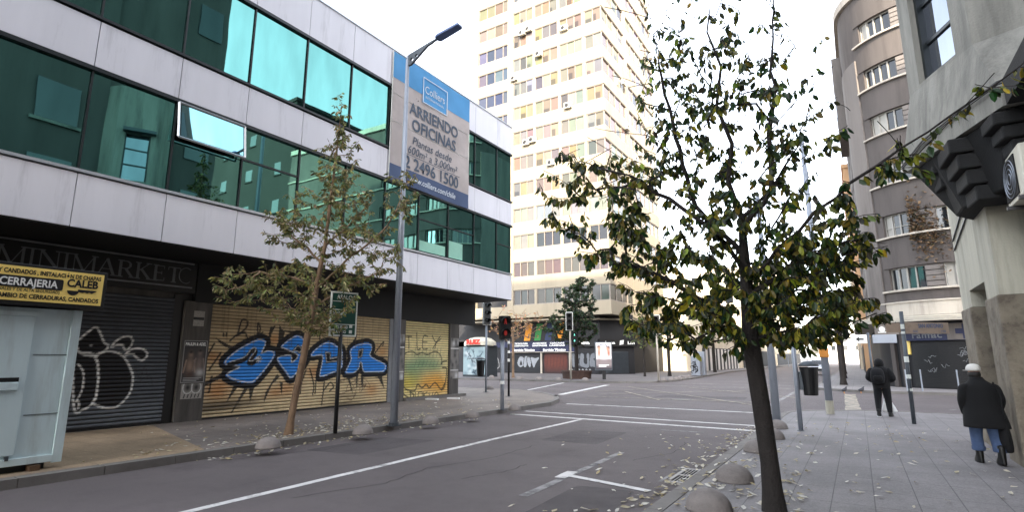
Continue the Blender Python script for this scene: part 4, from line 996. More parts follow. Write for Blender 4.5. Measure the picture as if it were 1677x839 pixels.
# bay: apron, jambs round a tall recessed window
fdir = (Vector(C2)-Vector(C1)); FL_ = fdir.length; fdir.normalize(); fn = Vector((-fdir.y, fdir.x)); fn = fn if fn.x < 0 else -fn
def fp(t, d=0): p = Vector(C1)+fdir*t+fn*d; return (p.x, p.y)
def fbox(m, t0, t1, z0, z1, d0, d1):
    m.prism([fp(t0,d0), fp(t1,d0), fp(t1,d1), fp(t0,d1)][::-1], z0, z1)
W0, W1 = .38, 1.36
m = MB(); fbox(m, 0, W0, 5.9, 14, -.5, 0); fbox(m, W1, FL_+.02, 5.9, 14, -.5, 0); fbox(m, W0, W1, 5.9, 6.42, -.5, 0); fbox(m, W0, W1, 8.6, 9.6, -.5, 0); fbox(m, W0, W1, 11.8, 14, -.5, 0)
m.prism([C1, (2.5,9.75), (2.7,10.3), (2.2,10.4)], 5.9, 14); m.prism([C2, (1.85,11.3), (2.2,12.6), C3][::-1], 5.9, 14)
m.prism([(2.0,10.5),(2.9,10.2),(2.9,12.6),(1.9,11.6)], 13.0, 14)
m.build('bay', MATS['bay_pale'], ob)
for z0, z1 in ((6.42,8.6),(9.6,11.8)):
    w = MB(); p0, p1 = fp(W0,-.2), fp(W1,-.2); w.quad((*p0,z0),(*p1,z0),(*p1,z1),(*p0,z1)); wo = w.build('window', MATS['glass_bay'], ob)
    f = MB()
    for z in np.linspace(z0, z1, 4)[1:-1]: fbox(f, W0, W1, z-.03, z+.03, -.2, -.165)
    fbox(f, W1-.07, W1, z0, z1, -.2, -.1); fbox(f, W0, W0+.05, z0, z1, -.2, -.1); f.build('frame', MATS['frame_dark'], wo)
for z in (8.62, 11.82):
    m = MB(); fbox(m, W0-.1, W1+.2, z, z+.14, 0.0, .35); m.build('window_hood', MATS['galv_dark'], ob)
P0_, P1_, P2_, P3_ = (2.55,9.03), (1.96,9.16), (1.29,11.01), (1.05,11.75)
lo = [P0_, P1_, P2_, P3_, (1.97,12.6), (2.6,12.6)]
up = [(2.5,9.75), C1, C2, C3, (1.97,12.4), (2.6,12.4)]
lo = lo[::-1]; up = up[::-1]
m = MB(); m.prism(lo, 5.0, 5.22); m.prism(lo, 5.222, 6.35, up); m.build('bay_apron', MATS['bay_pale'], ob)
m = MB(); m.box(2.02, 2.6, 11.0, 14.4, 4.9, 5.95); m.build('wall', MATS['stucco_pale'], ob)
# corbel beams under the bay
m = MB(); m.prism([(2.6,12.1),(1.95,12.1),(1.66,11.6),(1.66,11.0),(1.98,10.0),(2.6,9.7)], 4.06, 4.99, [(2.6,12.5),(1.95,12.5),(1.15,11.7),(1.36,11.0),(2.0,9.26),(2.6,9.1)])
m.build('moulding', MATS['corbel'], ob, bevel=.03)
def corbel(xo, y0, y1, zb, n=4):
    m = MB()
    for k in range(n):
        z0 = zb+(4.98-zb)*k/n; z1 = zb+(4.98-zb)*(k+1)/n; e = .085*(n-1-k)
        m.prism([(xo+e,y1-.04*(n-1-k)),(xo+.05+e,y0+.04*(n-1-k)),(2.47,y0+.04*(n-1-k)),(2.47,y1-.04*(n-1-k))], z0, z1-.012)
    m.build('corbel', MATS['corbel'], ob, bevel=.025)
corbel(1.42,10.1,10.9,4.0); corbel(1.80,9.25,9.75,4.4,3); corbel(1.32,11.1,11.6,4.5,2); corbel(2.1,8.3,8.9,4.5,3)
m = MB(); m.tube([(2.38,9.98,.2),(2.38,9.98,3.4),(2.3,9.98,3.8),(2.2,9.95,4.2)], .03, 8); m.build('pipe', MATS['iron'], ob)
m = MB(); m.tube([(2.2,9.9,3.85),(2.3,9.96,3.3),(2.42,10.2,2.9),(2.42,10.2,.3)], .012, 6); m.build('cable', MATS['pole_black'], ob)
m = MB(); m.box(1.96, 2.5, -4, 9.0, 4.95, 5.3); m.build('soffit', MATS['corbel'], ob)
# ground floor wall with doorway, stone base
DX = 1.93
m = MB(); m.box(DX, DX+.5, 11.0, 11.95, 2.66, 5.0); m.box(DX, DX+.5, 13.4, 14.45, 2.66, 5.0); m.box(DX, DX+.5, 11.95, 13.4, 2.97, 5.0); m.build('wall', MATS['stucco_pale'], ob)
def stone(y0, y1):
    m = MB(); m.box(DX-.035, DX+.52, y0-.02, y1+.02, .1, 2.66); o = m.build('stone_base', MATS['rough_stone'], ob, bevel=.03); return o
stone(11.0, 11.95); stone(13.4, 14.45)
m = MB(); m.box(DX+.3, DX+.4, 11.95, 13.4, .1, 2.97); m.build('door', MATS['dark_void'], ob)
m = MB(); m.box(DX+.52, 24, -52, 14.43, 0, 4.95); m.build('ground_floor_wall', MATS['corbel'], ob)
def pcor(cv): cv.base(lin(112,108,98)); cv.noise(.2, 8); cv.mixm(np.clip((2.2-cv.V)*.6, 0, .7), lin(146,120,76))
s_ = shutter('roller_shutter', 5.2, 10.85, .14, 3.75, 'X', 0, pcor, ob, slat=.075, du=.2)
Vv = np.zeros(len(s_.data.vertices)*3); s_.data.vertices.foreach_get('co', Vv); Vv = Vv.reshape(-1,3); Vv[:,0] = (DX+.46)-(Vv[:,0]+6)-6; s_.data.vertices.foreach_set('co', Vv.ravel()); s_.data.flip_normals()
# cables pinned to the wall
cbm = MB()
cbm.tube([(DX-.02,14.3,4.1),(DX-.02,12.6,4.45),(DX-.02,11.2,4.75)], .018, 5); cbm.tube([(DX-.02,14.3,3.9),(DX-.02,12.6,4.2),(DX-.02,11.1,4.5)], .018, 5)
cbm.tube([(1.02,11.85,5.15),(1.27,11.0,5.3),(1.6,10.1,5.34),(1.93,9.12,5.33),(2.5,8.95,5.4)], .016, 5); cbm.tube([(1.02,11.85,5.11),(1.26,11.0,5.25),(1.6,10.05,5.30),(1.93,9.1,5.29),(2.5,8.9,5.35)], .014, 5)
cbm.build('cable', MATS['pole_black'], ob)
# plain upper windows facing the street (they show in the mirror glass opposite)
for k in range(4):
    z = 8.2+3.3*k
    for y in (1.2, 4.2, 7.2, -2.4):
        w = MB(); w.box(2.4, 2.48, y, y+1.5, z, z+1.7); w.build('window', MATS['win_glass'], ob)
        f = MB(); f.box(2.36, 2.5, y-.15, y+1.65, z-.16, z-.02); f.build('sill', MATS['bay_pale'], ob)
    w = MB(); w.box(1.88, 1.94, 12.9, 14.1, z, z+1.7); w.build('window', MATS['win_glass'], ob)
aw = thing('air_conditioner', (2.0, 9.4, 3.75), 'large cream air conditioner box bracketed to the grey wall over the ribbed shutter', 'air conditioner')
m = MB(); m.box(2.0, 2.36, 9.02, 9.95, 3.76, 4.42); m.build('casing', MATS['ac_white'], aw, bevel=.02)
m = MB(); m.box(1.985, 2.0, 9.27, 9.90, 3.82, 4.36); m.build('fan_guard', MATS['dark_void'], aw)
f = MB()
for r_ in (.08,.15,.22,.28): f.tube([(1.98, 9.58+r_*1.05*math.cos(t), 4.09+r_*.92*math.sin(t)) for t in np.linspace(0, 2*math.pi, 22)], .006, 4)
f.build('fan_ring', MATS['galv'], aw)
for y in (9.15, 9.8):
    m = MB(); m.box(1.95, 2.45, y-.025, y+.025, 3.71, 3.76); m.build('bracket', MATS['iron'], aw)

# ---------------------------------------------------------------- poles, signals, bins
dome0 = None
def dome(x, y, r, label, group, h=None):
    global dome0
    if dome0 is None:
        dome0 = thing('dome_bollard', (x,y,.12), label, 'bollard', group)
        m = MB(); pr = [(.235,0),(.235,.02)]+[(.23*math.cos(a), .02+.185*math.sin(a)) for a in np.linspace(.05, 1.5, 10)]; m.lathe(pr, n=24); o = m.build('cap', MATS['dome_concrete'], dome0, smooth=True, local=True)
        dome0.scale = (r/.235,)*3; return dome0
    return dup(dome0, (x,y,.12), rnd.random()*6, label, group, r/.235)
GL_ = 'concrete domes along the left kerb'; GR = 'concrete domes along the right kerb'; GF = 'concrete domes at the far corner'
dome(-9.12,6.33,.22,'concrete dome on the left pavement edge, nearest the kiosk, beside the leaning trunk',GL_)
dome(-9.08,8.53,.22,'concrete dome on the left kerb between the green sign post and the lamp post',GL_)
dome(-9.08,10.73,.21,'concrete dome on the left kerb just past the lamp post',GL_)
dome(-9.05,12.42,.2,'concrete dome on the left kerb midway between lamp post and signal pole',GL_)
dome(-9.2,14.85,.2,'concrete dome beside the foot of the red pedestrian signal pole',GL_)
dome(-16.2,23.7,.24,'pale concrete dome by the foot of the traffic light with the hung bin',GL_)
dome(-1.50,6.33,.24,'large concrete dome in the right foreground, nearest of its kerb row',GR)
dome(-1.53,7.93,.24,'concrete dome on the right kerb beside the iron drain grate',GR)
dome(-1.62,10.54,.23,'concrete dome on the right kerb half hidden by the foreground tree trunk',GR)
dome(-1.6,12.4,.22,'concrete dome peeping out right of the foreground trunk',GR)
dome(-1.72,14.2,.22,'farthest concrete dome of the right kerb row, behind the foreground trunk',GR)
for x, y in ((-22.2,36.5),(-20.4,36.4),(-18.7,36.2),(-25.1,37.0),(-16.6,36.3)): dome(x,y,.26,'small pale concrete dome on the far kerb in front of the navy computer shop',GF)
for x, y in ((-11.9,39.3),(-11.8,40.9),(-11.9,42.5),(-12.0,44.2),(-12.1,46.0),(-12.3,47.8)): dome(x,y,.26,'small pale concrete dome in the row along the far street kerb past the crossing',GF)

def lamp_post(x, y, h, label, lean=0):
    t = thing('street_lamp', (x,y,.12), label, 'street lamp', 'street lamps')
    m = MB(); m.tube([(x,y,.12),(x,y,h*.45),(x+lean,y,h)], [.095,.08,.05], 12); m.tube([(x+lean,y,h-.02),(x+lean,y,h+.12)], .03, 6); m.build('pole', MATS['galv'], t, smooth=True)
    m = MB(); m.box(x-.13,x+.13,y-.13,y+.13,.12,.14); m.tube([(x,y,.14),(x,y,.2)], .12, 12); m.build('base_plate', MATS['galv_dark'], t)
    return t
lp = lamp_post(-9.5, 9.88, 9.62, 'tall grey street lamp on the left pavement with holed bracket arm reaching over the road', .0)
m = MB(); z0 = 9.62
A = [(-9.45,9.73),(-8.75,9.84),(-8.62,9.86),(-8.75,9.80),(-9.35,9.42),(-9.45,9.40)]
# tapering bracket plate with two round holes: built as a strip around the holes
def plate(m, y0, y1):
    holes = [(-9.33,9.56,.055),(-9.17,9.62,.045)]
    import mathutils
    for yy in (y0, y1):
        pass
    outer = [(-9.46,9.42),(-9.36,9.42),(-8.8,9.79),(-8.62,9.83),(-8.62,9.89),(-9.46,9.74)]
    polys = [[Vector((p[0],p[1],0)) for p in outer]]+[[Vector((hx+hr*math.cos(a),hz+hr*math.sin(a),0)) for a in np.linspace(0,2*math.pi,12,endpoint=False)] for hx,hz,hr in holes]
    tris = mathutils.geometry.tessellate_polygon(polys); flat = [v for p in polys for v in p]
    for yy in (y0, y1): m.add([(v.x,yy,v.y) for v in flat], [tuple(t) for t in tris])
    for p in polys:
        n = len(p)
        for i in range(n): a, b = p[i], p[(i+1) % n]; m.quad((a.x,y0,a.y),(b.x,y0,b.y),(b.x,y1,b.y),(a.x,y1,a.y))
plate(m, 9.85, 9.91); m.build('arm', MATS['galv_dark'], lp)
m = MB(); m.tube([(-8.64,9.88,9.86),(-8.45,9.88,9.9)], .035, 8); m.build('joint', MATS['galv_dark'], lp)
hd = rounded([(-8.5,9.75),(-7.74,9.77),(-7.74,9.99),(-8.5,10.01)], [.1,.04,.04,.1], 5)
m = MB(); m.prism(hd, 0, .07); o = m.build('lamp_head', MATS['lamp_head'], lp, bevel=.015)
for v in o.data.vertices: v.co.z += (v.co.x+9.5)*0 
o.data.transform(Matrix.Translation((0,0,9.86))); 
for v in o.data.vertices: v.co.z += (v.co.x-1.0)*.16
l2 = lamp_post(-1.80, 14.83, 5.8, 'grey lamp post standing behind the foreground tree, its top lost in leaves')
l3 = lamp_post(-2.0, 41.5, 8.0, 'pale blue-grey lamp post on the far right corner behind the bin')
p2 = thing('utility_pole', (-.83,18.5,.12), 'tall steel pole with white-painted foot and small orange box near the right corner', 'pole')
m = MB(); m.tube([(-.83,18.5,.12),(-.83,18.5,4),(-.83,18.5,8.6)], [.1,.09,.06], 12); m.build('pole', MATS['galv'], p2, smooth=True)
m = MB(); m.tube([(-.83,18.5,.125),(-.83,18.5,.5)], .105, 12); m.build('painted_foot', MATS['stucco_pale'], p2)
m = MB(); m.box(-.95,-.71,18.34,18.42,1.72,1.98); m.build('box', MATS['orange'], p2, bevel=.02)
# signal heads
def head(m_par, name, x, y, z, n, rz, lit, pitch=.3, r=.1, w=.17, backboard=True):
    """vertical signal head facing direction rz (0 = towards -Y)"""
    M = Matrix.Translation((x,y,z)) @ Matrix.Rotation(rz, 4, 'Z')
    def put(mb, nm, mat, par): 
        mb.v = [tuple(M @ Vector(v)) for v in mb.v]; return mb.build(nm, mat, par)
    b = MB(); b.box(-w,w,-.1,.16,0,n*pitch); ho = put(b, name, MATS['pole_black'], m_par)
    for i in range(n):
        zc = (i+.5)*pitch; v = MB()
        for k in range(9):
            a0 = math.pi*(k/9*1.1-.05); a1 = math.pi*((k+1)/9*1.1-.05)
            v.quad((r*1.15*math.cos(a0),-.1,zc+r*1.15*math.sin(a0)),(r*1.15*math.cos(a1),-.1,zc+r*1.15*math.sin(a1)),(r*1.15*math.cos(a1),-.3,zc-.03+r*1.15*math.sin(a1)),(r*1.15*math.cos(a0),-.3,zc-.03+r*1.15*math.sin(a0)))
        put(v, 'visor', MATS['pole_black'], ho)
        l = MB(); l.add([(r*math.cos(t),-.105,zc+r*math.sin(t)) for t in np.linspace(0,2*math.pi,16,endpoint=False)], [tuple(range(15,-1,-1))])
        put(l, 'lens', MATS['dark_void'] if i not in lit else MATS['ink_black'], ho)
        if i in lit:
            s = MB(); kind, mat = lit[i]
            if kind == 'man':
                s.add([(.028*math.cos(t),-.11,zc+.062+.028*math.sin(t)) for t in np.linspace(0,2*math.pi,10,endpoint=False)], [tuple(range(10))])
                s.poly([(-.03,-.11,zc-.02),(.03,-.11,zc-.02),(.035,-.11,zc+.03),(-.035,-.11,zc+.03)]); s.poly([(-.03,-.111,zc-.02),(-.005,-.111,zc-.02),(-.02,-.111,zc-.085),(-.045,-.111,zc-.085)]); s.poly([(.005,-.111,zc-.02),(.03,-.111,zc-.02),(.045,-.111,zc-.085),(.02,-.111,zc-.085)])
            else:
                s.add([(.075*math.cos(t)*.7,-.11,zc+.08*math.sin(t)) for t in np.linspace(0,2*math.pi,14,endpoint=False)], [tuple(range(14))])
            put(s, 'lit_symbol', MATS[mat], ho)
    if backboard:
        f = MB()
        for a, c in (((-w-.04,-.02),(-w-.04,n*pitch+.04)),((w+.04,-.02),(w+.04,n*pitch+.04)),((-w-.04,n*pitch+.04),(w+.04,n*pitch+.04)),((-w-.04,-.02),(w+.04,-.02))): f.tube([(a[0],0,a[1]),(c[0],0,c[1])], .022, 4)
        put(f, 'white_border', MATS['ink_white'], ho)
    return ho
def pole(par, x, y, h, r=.055, mat='galv'):
    m = MB(); m.tube([(x,y,.12),(x,y,h)], r, 10); m.build('pole', MATS[mat], par, smooth=True)
    m = MB(); m.box(x-.1,x+.1,y-.1,y+.1,.12,.135); m.build('base_plate', MATS['galv_dark'], par)
pl = thing('pedestrian_signal', (-9.5,14.6,.12), 'pedestrian signal on a grey pole showing a red figure at the left kerb', 'traffic light')
pole(pl, -9.5, 14.6, 2.35, .06); head(pl, 'signal_head', -9.42, 14.62, 2.3, 2, R(45), {1: ('man','lamp_red'), 0: ('dot','lamp_red')}, .36, .13, .17, False)
m = MB(); m.tube([(-9.5,14.6,.9),(-9.5,14.6,1.0)], .068, 10); m.build('band', MATS['ink_white'], pl)
t1 = thing('traffic_light', (-15.0,21.64,.12), 'traffic light seen from behind the left corner with white border, above a hung black bin', 'traffic light')
pole(t1, -15.0, 21.64, 3.5, .045); head(t1, 'signal_head', -14.95, 21.6, 3.3, 3, R(60), {}, .36, .1, .16)
tb = thing('litter_bin', (-15.15,21.5,.8), 'black litter bin hung on the traffic light pole at the left corner', 'litter bin')
def bin_(par, x, y, z0, z1, ang, r0=.16, r1=.22):
    m = MB(); m.loft([((x,y,z0), r0, r0*.85, ang),((x,y,z0+.02), r0+.01, r0*.9, ang),((x,y,z1-.06), r1, r1*.85, ang),((x,y,z1), r1+.015, r1*.88, ang)], 18); m.build('bucket', MATS['pole_black'], par, smooth=False)
    m = MB(); m.loft([((x,y,z1+.02), r1+.03, r1*.92, ang),((x,y,z1+.06), r1+.02, r1*.9, ang),((x,y,z1+.12), r1*.6, r1*.55, ang),((x,y,z1+.135), .05,.05, ang)], 18); m.build('lid', MATS['galv_dark'], par, smooth=True)
bin_(tb, -15.22, 21.5, .85, 1.6, 0)
tp = thing('sign_post', (-12.54,19.77,.12), 'thin dark sticker-covered pole at the left corner beside the road', 'pole'); pole(tp, -12.54, 19.77, 3.2, .045, 'pole_black')
for z in (1.55,1.9,2.3):
    m = MB(); m.tube([(-12.54,19.77,z),(-12.54,19.77,z+.12)], .05, 8); m.build('sticker', MATS['ink_white'], tp)
t2 = thing('traffic_light', (-17.5,36.7,.12), 'traffic light on a pale pole with green walking figure before the navy computer shop', 'traffic light')
pole(t2, -17.9, 36.7, 4.0, .07, 'ledge'); head(t2, 'signal_head', -17.9, 36.6, 3.75, 3, R(25), {}, .42, .14, .2); head(t2, 'signal_head', -17.5, 36.6, 2.75, 2, R(25), {1: ('man','lamp_green'), 0: ('dot','lamp_green')}, .42, .17, .2, False)
t3 = thing('traffic_light', (-11.6,38.6,.12), 'traffic light with a lit green lens half hidden by leaves at the far street corner', 'traffic light')
pole(t3, -11.95, 38.4, 4.2, .07, 'ledge'); head(t3, 'signal_head', -11.9, 38.3, 3.4, 3, R(10), {0: ('dot','lamp_green')}, .42, .14, .2)
# green street sign
gs = thing('street_sign', (-9.62,8.2,.12), 'green street name sign in a white frame on a black post beside the left tree', 'street sign')
m = MB(); m.tube([(-9.62,8.25,.12),(-9.62,8.25,2.3)], .045, 10); m.build('post', MATS['pole_black'], gs, smooth=True)
GU = Vector((.53*0+.30,.954,0)).normalized(); GN = Vector((GU.y,-GU.x,0))
gc = Vector((-9.6,8.28,0))
def gpt(u, z, d=0): p = gc+GU*u+GN*d; return (p.x, p.y, z)
def gbox(mb, u0, u1, z0, z1, d0, d1): mb.prism([gpt(u0,0,d0)[:2], gpt(u1,0,d0)[:2], gpt(u1,0,d1)[:2], gpt(u0,0,d1)[:2]], z0, z1)
m = MB(); gbox(m, -.29,.29, 2.2,3.13, -.01,.012); m.build('panel', MATS['sign_green'], gs)
m = MB()
for a in ((-.31,.31,2.17,2.205),(-.31,.31,3.12,3.155),(-.31,-.28,2.2,3.125),(.28,.31,2.2,3.125)): gbox(m, *a, -.02,.02)
gbox(m, -.27,.27,2.935,2.95,.012,.016); gbox(m, -.27,.27,2.425,2.44,.012,.016); gbox(m,.14,.21,2.24,2.31,.012,.017); gbox(m,.14,.21,2.36,2.43,.012,.017); gbox(m,-.27,-.19,2.22,2.33,.012,.017)
m.build('frame', MATS['sign_white'], gs)
def gt(s, size, z, w, u=0): p = gpt(u, z, .016); text('lettering', s, size, p, tuple(GU), (0,0,1), MATS['sign_white'], gs, 'CENTER', .002, 0, w)
gt('ASALO', .14, 2.99, .36); gt('SAN DIEGO', .1, 2.64, .3, -.1); gt('SUR 80', .09, 2.34, .26, -.03); gt('A STGO', .09, 2.24, .24, -.05)
m = MB(); gbox(m, -.26,.06,2.75,2.765,.012,.016); m.build('rule', MATS['sign_white'], gs)
# bin pole in the middle ground
bp_ = thing('signpost_pole', (-1.23,14.02,.12), 'thin grey steel pole on the right pavement carrying a dark litter bin', 'pole'); 
m = MB(); m.tube([(-1.23,14.02,.12),(-1.23,14.02,2.5)], .05, 10); m.build('pole', MATS['galv'], bp_, smooth=True)
m = MB(); m.box(-1.3,-1.16,13.95,14.09,.12,.13); m.build('base_plate', MATS['galv_dark'], bp_)
bb = thing('litter_bin', (-.98,14.15,.85), 'dark green domed litter bin hung on a thin grey pole on the right pavement', 'litter bin')
bin_(bb, -.97, 14.15, .88, 1.5, R(32), .14, .19)
m = MB(); m.box(-1.2,-1.1,14.05,14.12,1.0,1.4); m.build('bracket', MATS['galv_dark'], bb)
# leaning street-name pole with plates
sp = thing('street_sign', (1.0,16.88,.12), 'slightly leaning sticker-covered pole with a weathered brown SAN ANTONIO street plate', 'street sign')
m = MB(); m.tube([(1.0,16.88,.12),(1.03,16.9,2.86)], .045, 10); m.build('pole', MATS['galv_dark'], sp, smooth=True)
RU = Vector((math.cos(R(32)), math.sin(R(32)), 0)); RN = Vector((RU.y,-RU.x,0)); sc_ = Vector((1.02,16.89,0))
def rp(u, z, d=0): p = sc_+RU*u+RN*d; return (p.x,p.y,z)
def rbox(mb, u0,u1,z0,z1,d0,d1): mb.prism([rp(u0,0,d0)[:2],rp(u1,0,d0)[:2],rp(u1,0,d1)[:2],rp(u0,0,d1)[:2]], z0, z1)
pmat('plate_brown', lin(138,120,104), .7, .2, 5, dirt=lin(90,78,68), dscale=5, dth=(.5,.7), dstren=.7)
m = MB(); rbox(m, .06,1.16,2.3,2.58,-.01,.01); o = m.build('name_plate', MATS['plate_brown'], sp, bevel=.02)
p = rp(.7, 2.45, .014); text('lettering','SAN ANTONIO',.14,p,tuple(RU),(0,0,1),MATS['banner_navy'],o,'CENTER',.004,0,.62)
p = rp(.3, 2.33, .014); text('lettering','500',.09,p,tuple(RU),(0,0,1),MATS['banner_navy'],o,'CENTER'); p = rp(1.0, 2.33, .014); text('lettering','598',.09,p,tuple(RU),(0,0,1),MATS['banner_navy'],o,'CENTER')
m = MB(); rbox(m, -.42,-.06,2.33,2.57,-.01,.01); m.build('side_plate', MATS['plate_brown'], sp)
for z,h in ((1.6,.14),(1.2,.1),(.9,.06),(2.42,.12),(2.3,.06)):
    m = MB(); m.tube([(1.01+z*.003,16.89,z),(1.01+z*.003,16.89,z+h)], .05, 8); m.build('sticker', MATS['sign_white'], sp)
ar = thing('hanging_sign', (.4,27,2.3), 'small white sign with a black arrow pointing left on a grey post', 'sign')
pole(ar, .55, 34.0, 3.0, .06, 'galv_dark'); m = MB(); m.box(-.15,.48,33.93,33.96,2.45,2.9); m.build('board', MATS['ink_white'], ar, bevel=.01)
m = MB(); m.poly([(-.02,33.925,2.67),(.14,33.925,2.54),(.14,33.925,2.63),(.34,33.925,2.63),(.34,33.925,2.71),(.14,33.925,2.71),(.14,33.925,2.8)]); m.build('arrow', MATS['ink_black'], ar)
m = MB(); m.box(.72,1.75,33.9,33.95,2.45,2.88); m.build('name_plate', MATS['galv'], ar, bevel=.02)
# short rail stubs in front of the shutter
rl = thing('pavement_rail', (4,33.6,.12), 'row of thin steel rail posts on the far right kerb before the pharmacy shutter', 'railing')
for x in (1.9, 2.5, 3.9, 4.35, 5.6):
    m = MB(); m.tube([(x,33.6,.12),(x,33.6,1.15)], .03, 6); m.build('post', MATS['galv'], rl)
# drain grate
dg_ = thing('drain_grate', (-2.17,8.45,.01), 'iron kerb drain grate with pale worn rim in the gutter', 'drain cover')
m = MB(); m.box(-2.40,-2.06,7.98,8.95,.003,.008); m.build('pit', MATS['pit'], dg_)
m = MB()
for a in ((-2.45,-2.40,7.93,9.0),(-2.09,-2.06,7.93,9.0),(-2.40,-2.09,7.93,7.99),(-2.40,-2.09,8.94,9.0),(-2.40,-2.09,8.44,8.49)): m.box(*a,.004,.016)
m.build('rim', MATS['iron_rim'], dg_)
for i in range(6):
    m = MB(); x = -2.356+i*.045; m.box(x-.006,x+.006,7.99,8.44,.010,.014); m.box(x-.006,x+.006,8.49,8.94,.010,.014); m.build('bar', MATS['iron_rim'], dg_)
mark('gutter_line', (-2.52,7.9), (-2.52,9.1), .05, 'road_paint_worn')
mh = MB(); mh.lathe([(.45,.0),(.45,.012),(.40,.014),(.38,.009),(.05,.009)], (-6.4,23.5,0), 24); tag(mh.build('manhole_cover', MATS['iron']), 'round dark iron manhole cover in the middle of the junction', 'manhole cover')
# ad panel
ad = thing('advert_panel', (-16.4,39.2,.12), 'lit street advert panel on a short leg showing two people leaning together', 'advert')
AU = Vector((.84,.54,0)).normalized(); AN = Vector((AU.y,-AU.x,0)); acn = Vector((-16.35,39.2,0))
def ap(u,z,d=0): p = acn+AU*u+AN*d; return (p.x,p.y,z)
def abox(mb,u0,u1,z0,z1,d0,d1): mb.prism([ap(u0,0,d0)[:2],ap(u1,0,d0)[:2],ap(u1,0,d1)[:2],ap(u0,0,d1)[:2]],z0,z1)
m = MB(); abox(m,-.66,.66,.78,2.92,-.12,.06); m.build('case', MATS['galv_dark'], ad, bevel=.02)
m = MB(); abox(m,-.12,.12,.12,.78,-.1,.05); m.build('leg', MATS['pole_black'], ad)
cv = Canvas(-.58,.58,.88,2.84,.02,np.arange(.88,2.85,.02)); cv.base(lin(226,226,230))
cv.blob(-.35,2.1,.16,.5,lin(170,110,84),1); cv.blob(.38,2.1,.17,.5,lin(150,90,66),1); cv.blob(-.36,2.55,.17,.14,lin(30,26,26),1); cv.blob(.36,2.5,.17,.16,lin(30,24,24),1); cv.blob(-.33,2.4,.14,.16,lin(196,140,110),1); cv.blob(.30,2.36,.12,.16,lin(190,130,100),1)
cv.mixm(np.clip((1.75-cv.V)*5,0,1)*np.clip((cv.V-.9)*8,0,1)*.85, lin(84,62,60)); cv.mixm(np.clip((1.2-cv.V)*4,0,1), lin(52,46,52)); cv.blob(.05,1.75,.3,.12,lin(230,220,216),.9); cv.stroke([(-.25,2.7),(.2,2.72),(.22,2.55)],.06,lin(60,64,84))
for z in (1.18,1.08): cv.stroke([(-.38,z),(.36-(1.18-z)*2,z)],.05,lin(220,220,220))
canvas_obj('poster', cv, lambda U,V,D: (acn.x+AU.x*U+AN.x*.065, acn.y+AU.y*U+AN.y*.065, V), MATS['light_panel'], ad)
# green-grey news kiosk at the far left corner
nk = thing('news_kiosk', (-27.7,38.8,.12), 'closed grey-green kiosk covered in graffiti with red lettering on its roof', 'kiosk')
m = MB(); m.box(-29.2,-26.8,38.6,40.4,.12,2.75); m.build('body', MATS['kiosk_dark'], nk)
def nkp(cv):
    cv.base(lin(140,160,164)); r2 = random.Random(8)
    for k in range(40): cv.blob(r2.uniform(-29.1,-27), r2.uniform(.2,2.6), .2, .15, lin(*r2.choice([(60,80,90),(200,206,206),(90,110,120)])), .6)
    for k in range(14): x, z = r2.uniform(-29,-27.4), r2.uniform(.4,2.3); cv.stroke(crv([(x+r2.uniform(-.1,.5),z+r2.uniform(-.3,.3)) for _ in range(5)],False), .05, lin(40,56,70))
    cv.stroke([(-28.6,1.65),(-27.2,1.65)], .06, lin(30,34,40))
cv = Canvas(-29.15,-26.85,.3,2.65,.05,np.arange(.3,2.66,.05)); nkp(cv); canvas_obj('front', cv, lambda U,V,D: (U, 38.58+0*U, V), MATS['print_paint'], nk)
m = MB(); m.loft([((-28,39.5,2.8),1.5,1.2,0),((-28,39.5,3.1),1.45,1.1,0),((-28,39.5,3.4),1.0,.8,0),((-28,39.5,3.5),.5,.4,0)], 18); m.build('roof', MATS['stucco_pale'], nk)
text('lettering','RUIZ',.5,(-28.6,38.25,2.9),(1,0,0),(0,0,1),MATS['lamp_red'] if 0 else pmat('paint_red', lin(206,54,40), .6, .1),nk,'LEFT',.04,0,1.5)
# shops behind it, left of the tower
ls = thing('shop_row', (-46,52,0), 'dark low shop row with graffiti shutters left of the cream tower', 'building')
m = MB(); m.box(-70,-37.3,52,64,0,5.5); m.build('wall', MATS['shop_dark'], ls)
m = MB(); m.box(-70,-37.3,51.6,52,3.0,3.6); m.build('fascia', MATS['ink_black'], ls)
text('lettering','C',1.0,(-38.9,51.58,2.95),(1,0,0),(0,0,1),MATS['ink_white'],ls,'LEFT',.03)
def sg5(cv):
    cv.base(lin(40,40,44)); paintblob(cv,[[(0,0),(.2,1.4),(1,1.5),(1.2,.3)],[(1.4,.1),(1.5,1.3),(2.2,1.2),(2.4,.2)]],lin(26,26,28),lin(190,190,190),-36.8+.4,.5)
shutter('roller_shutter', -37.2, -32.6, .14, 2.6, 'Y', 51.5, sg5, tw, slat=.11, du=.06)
m = MB(); m.box(-36.5,-34.6,51.2,51.5,2.75,3.5); m.build('fascia', MATS['stucco_pale'], tw)
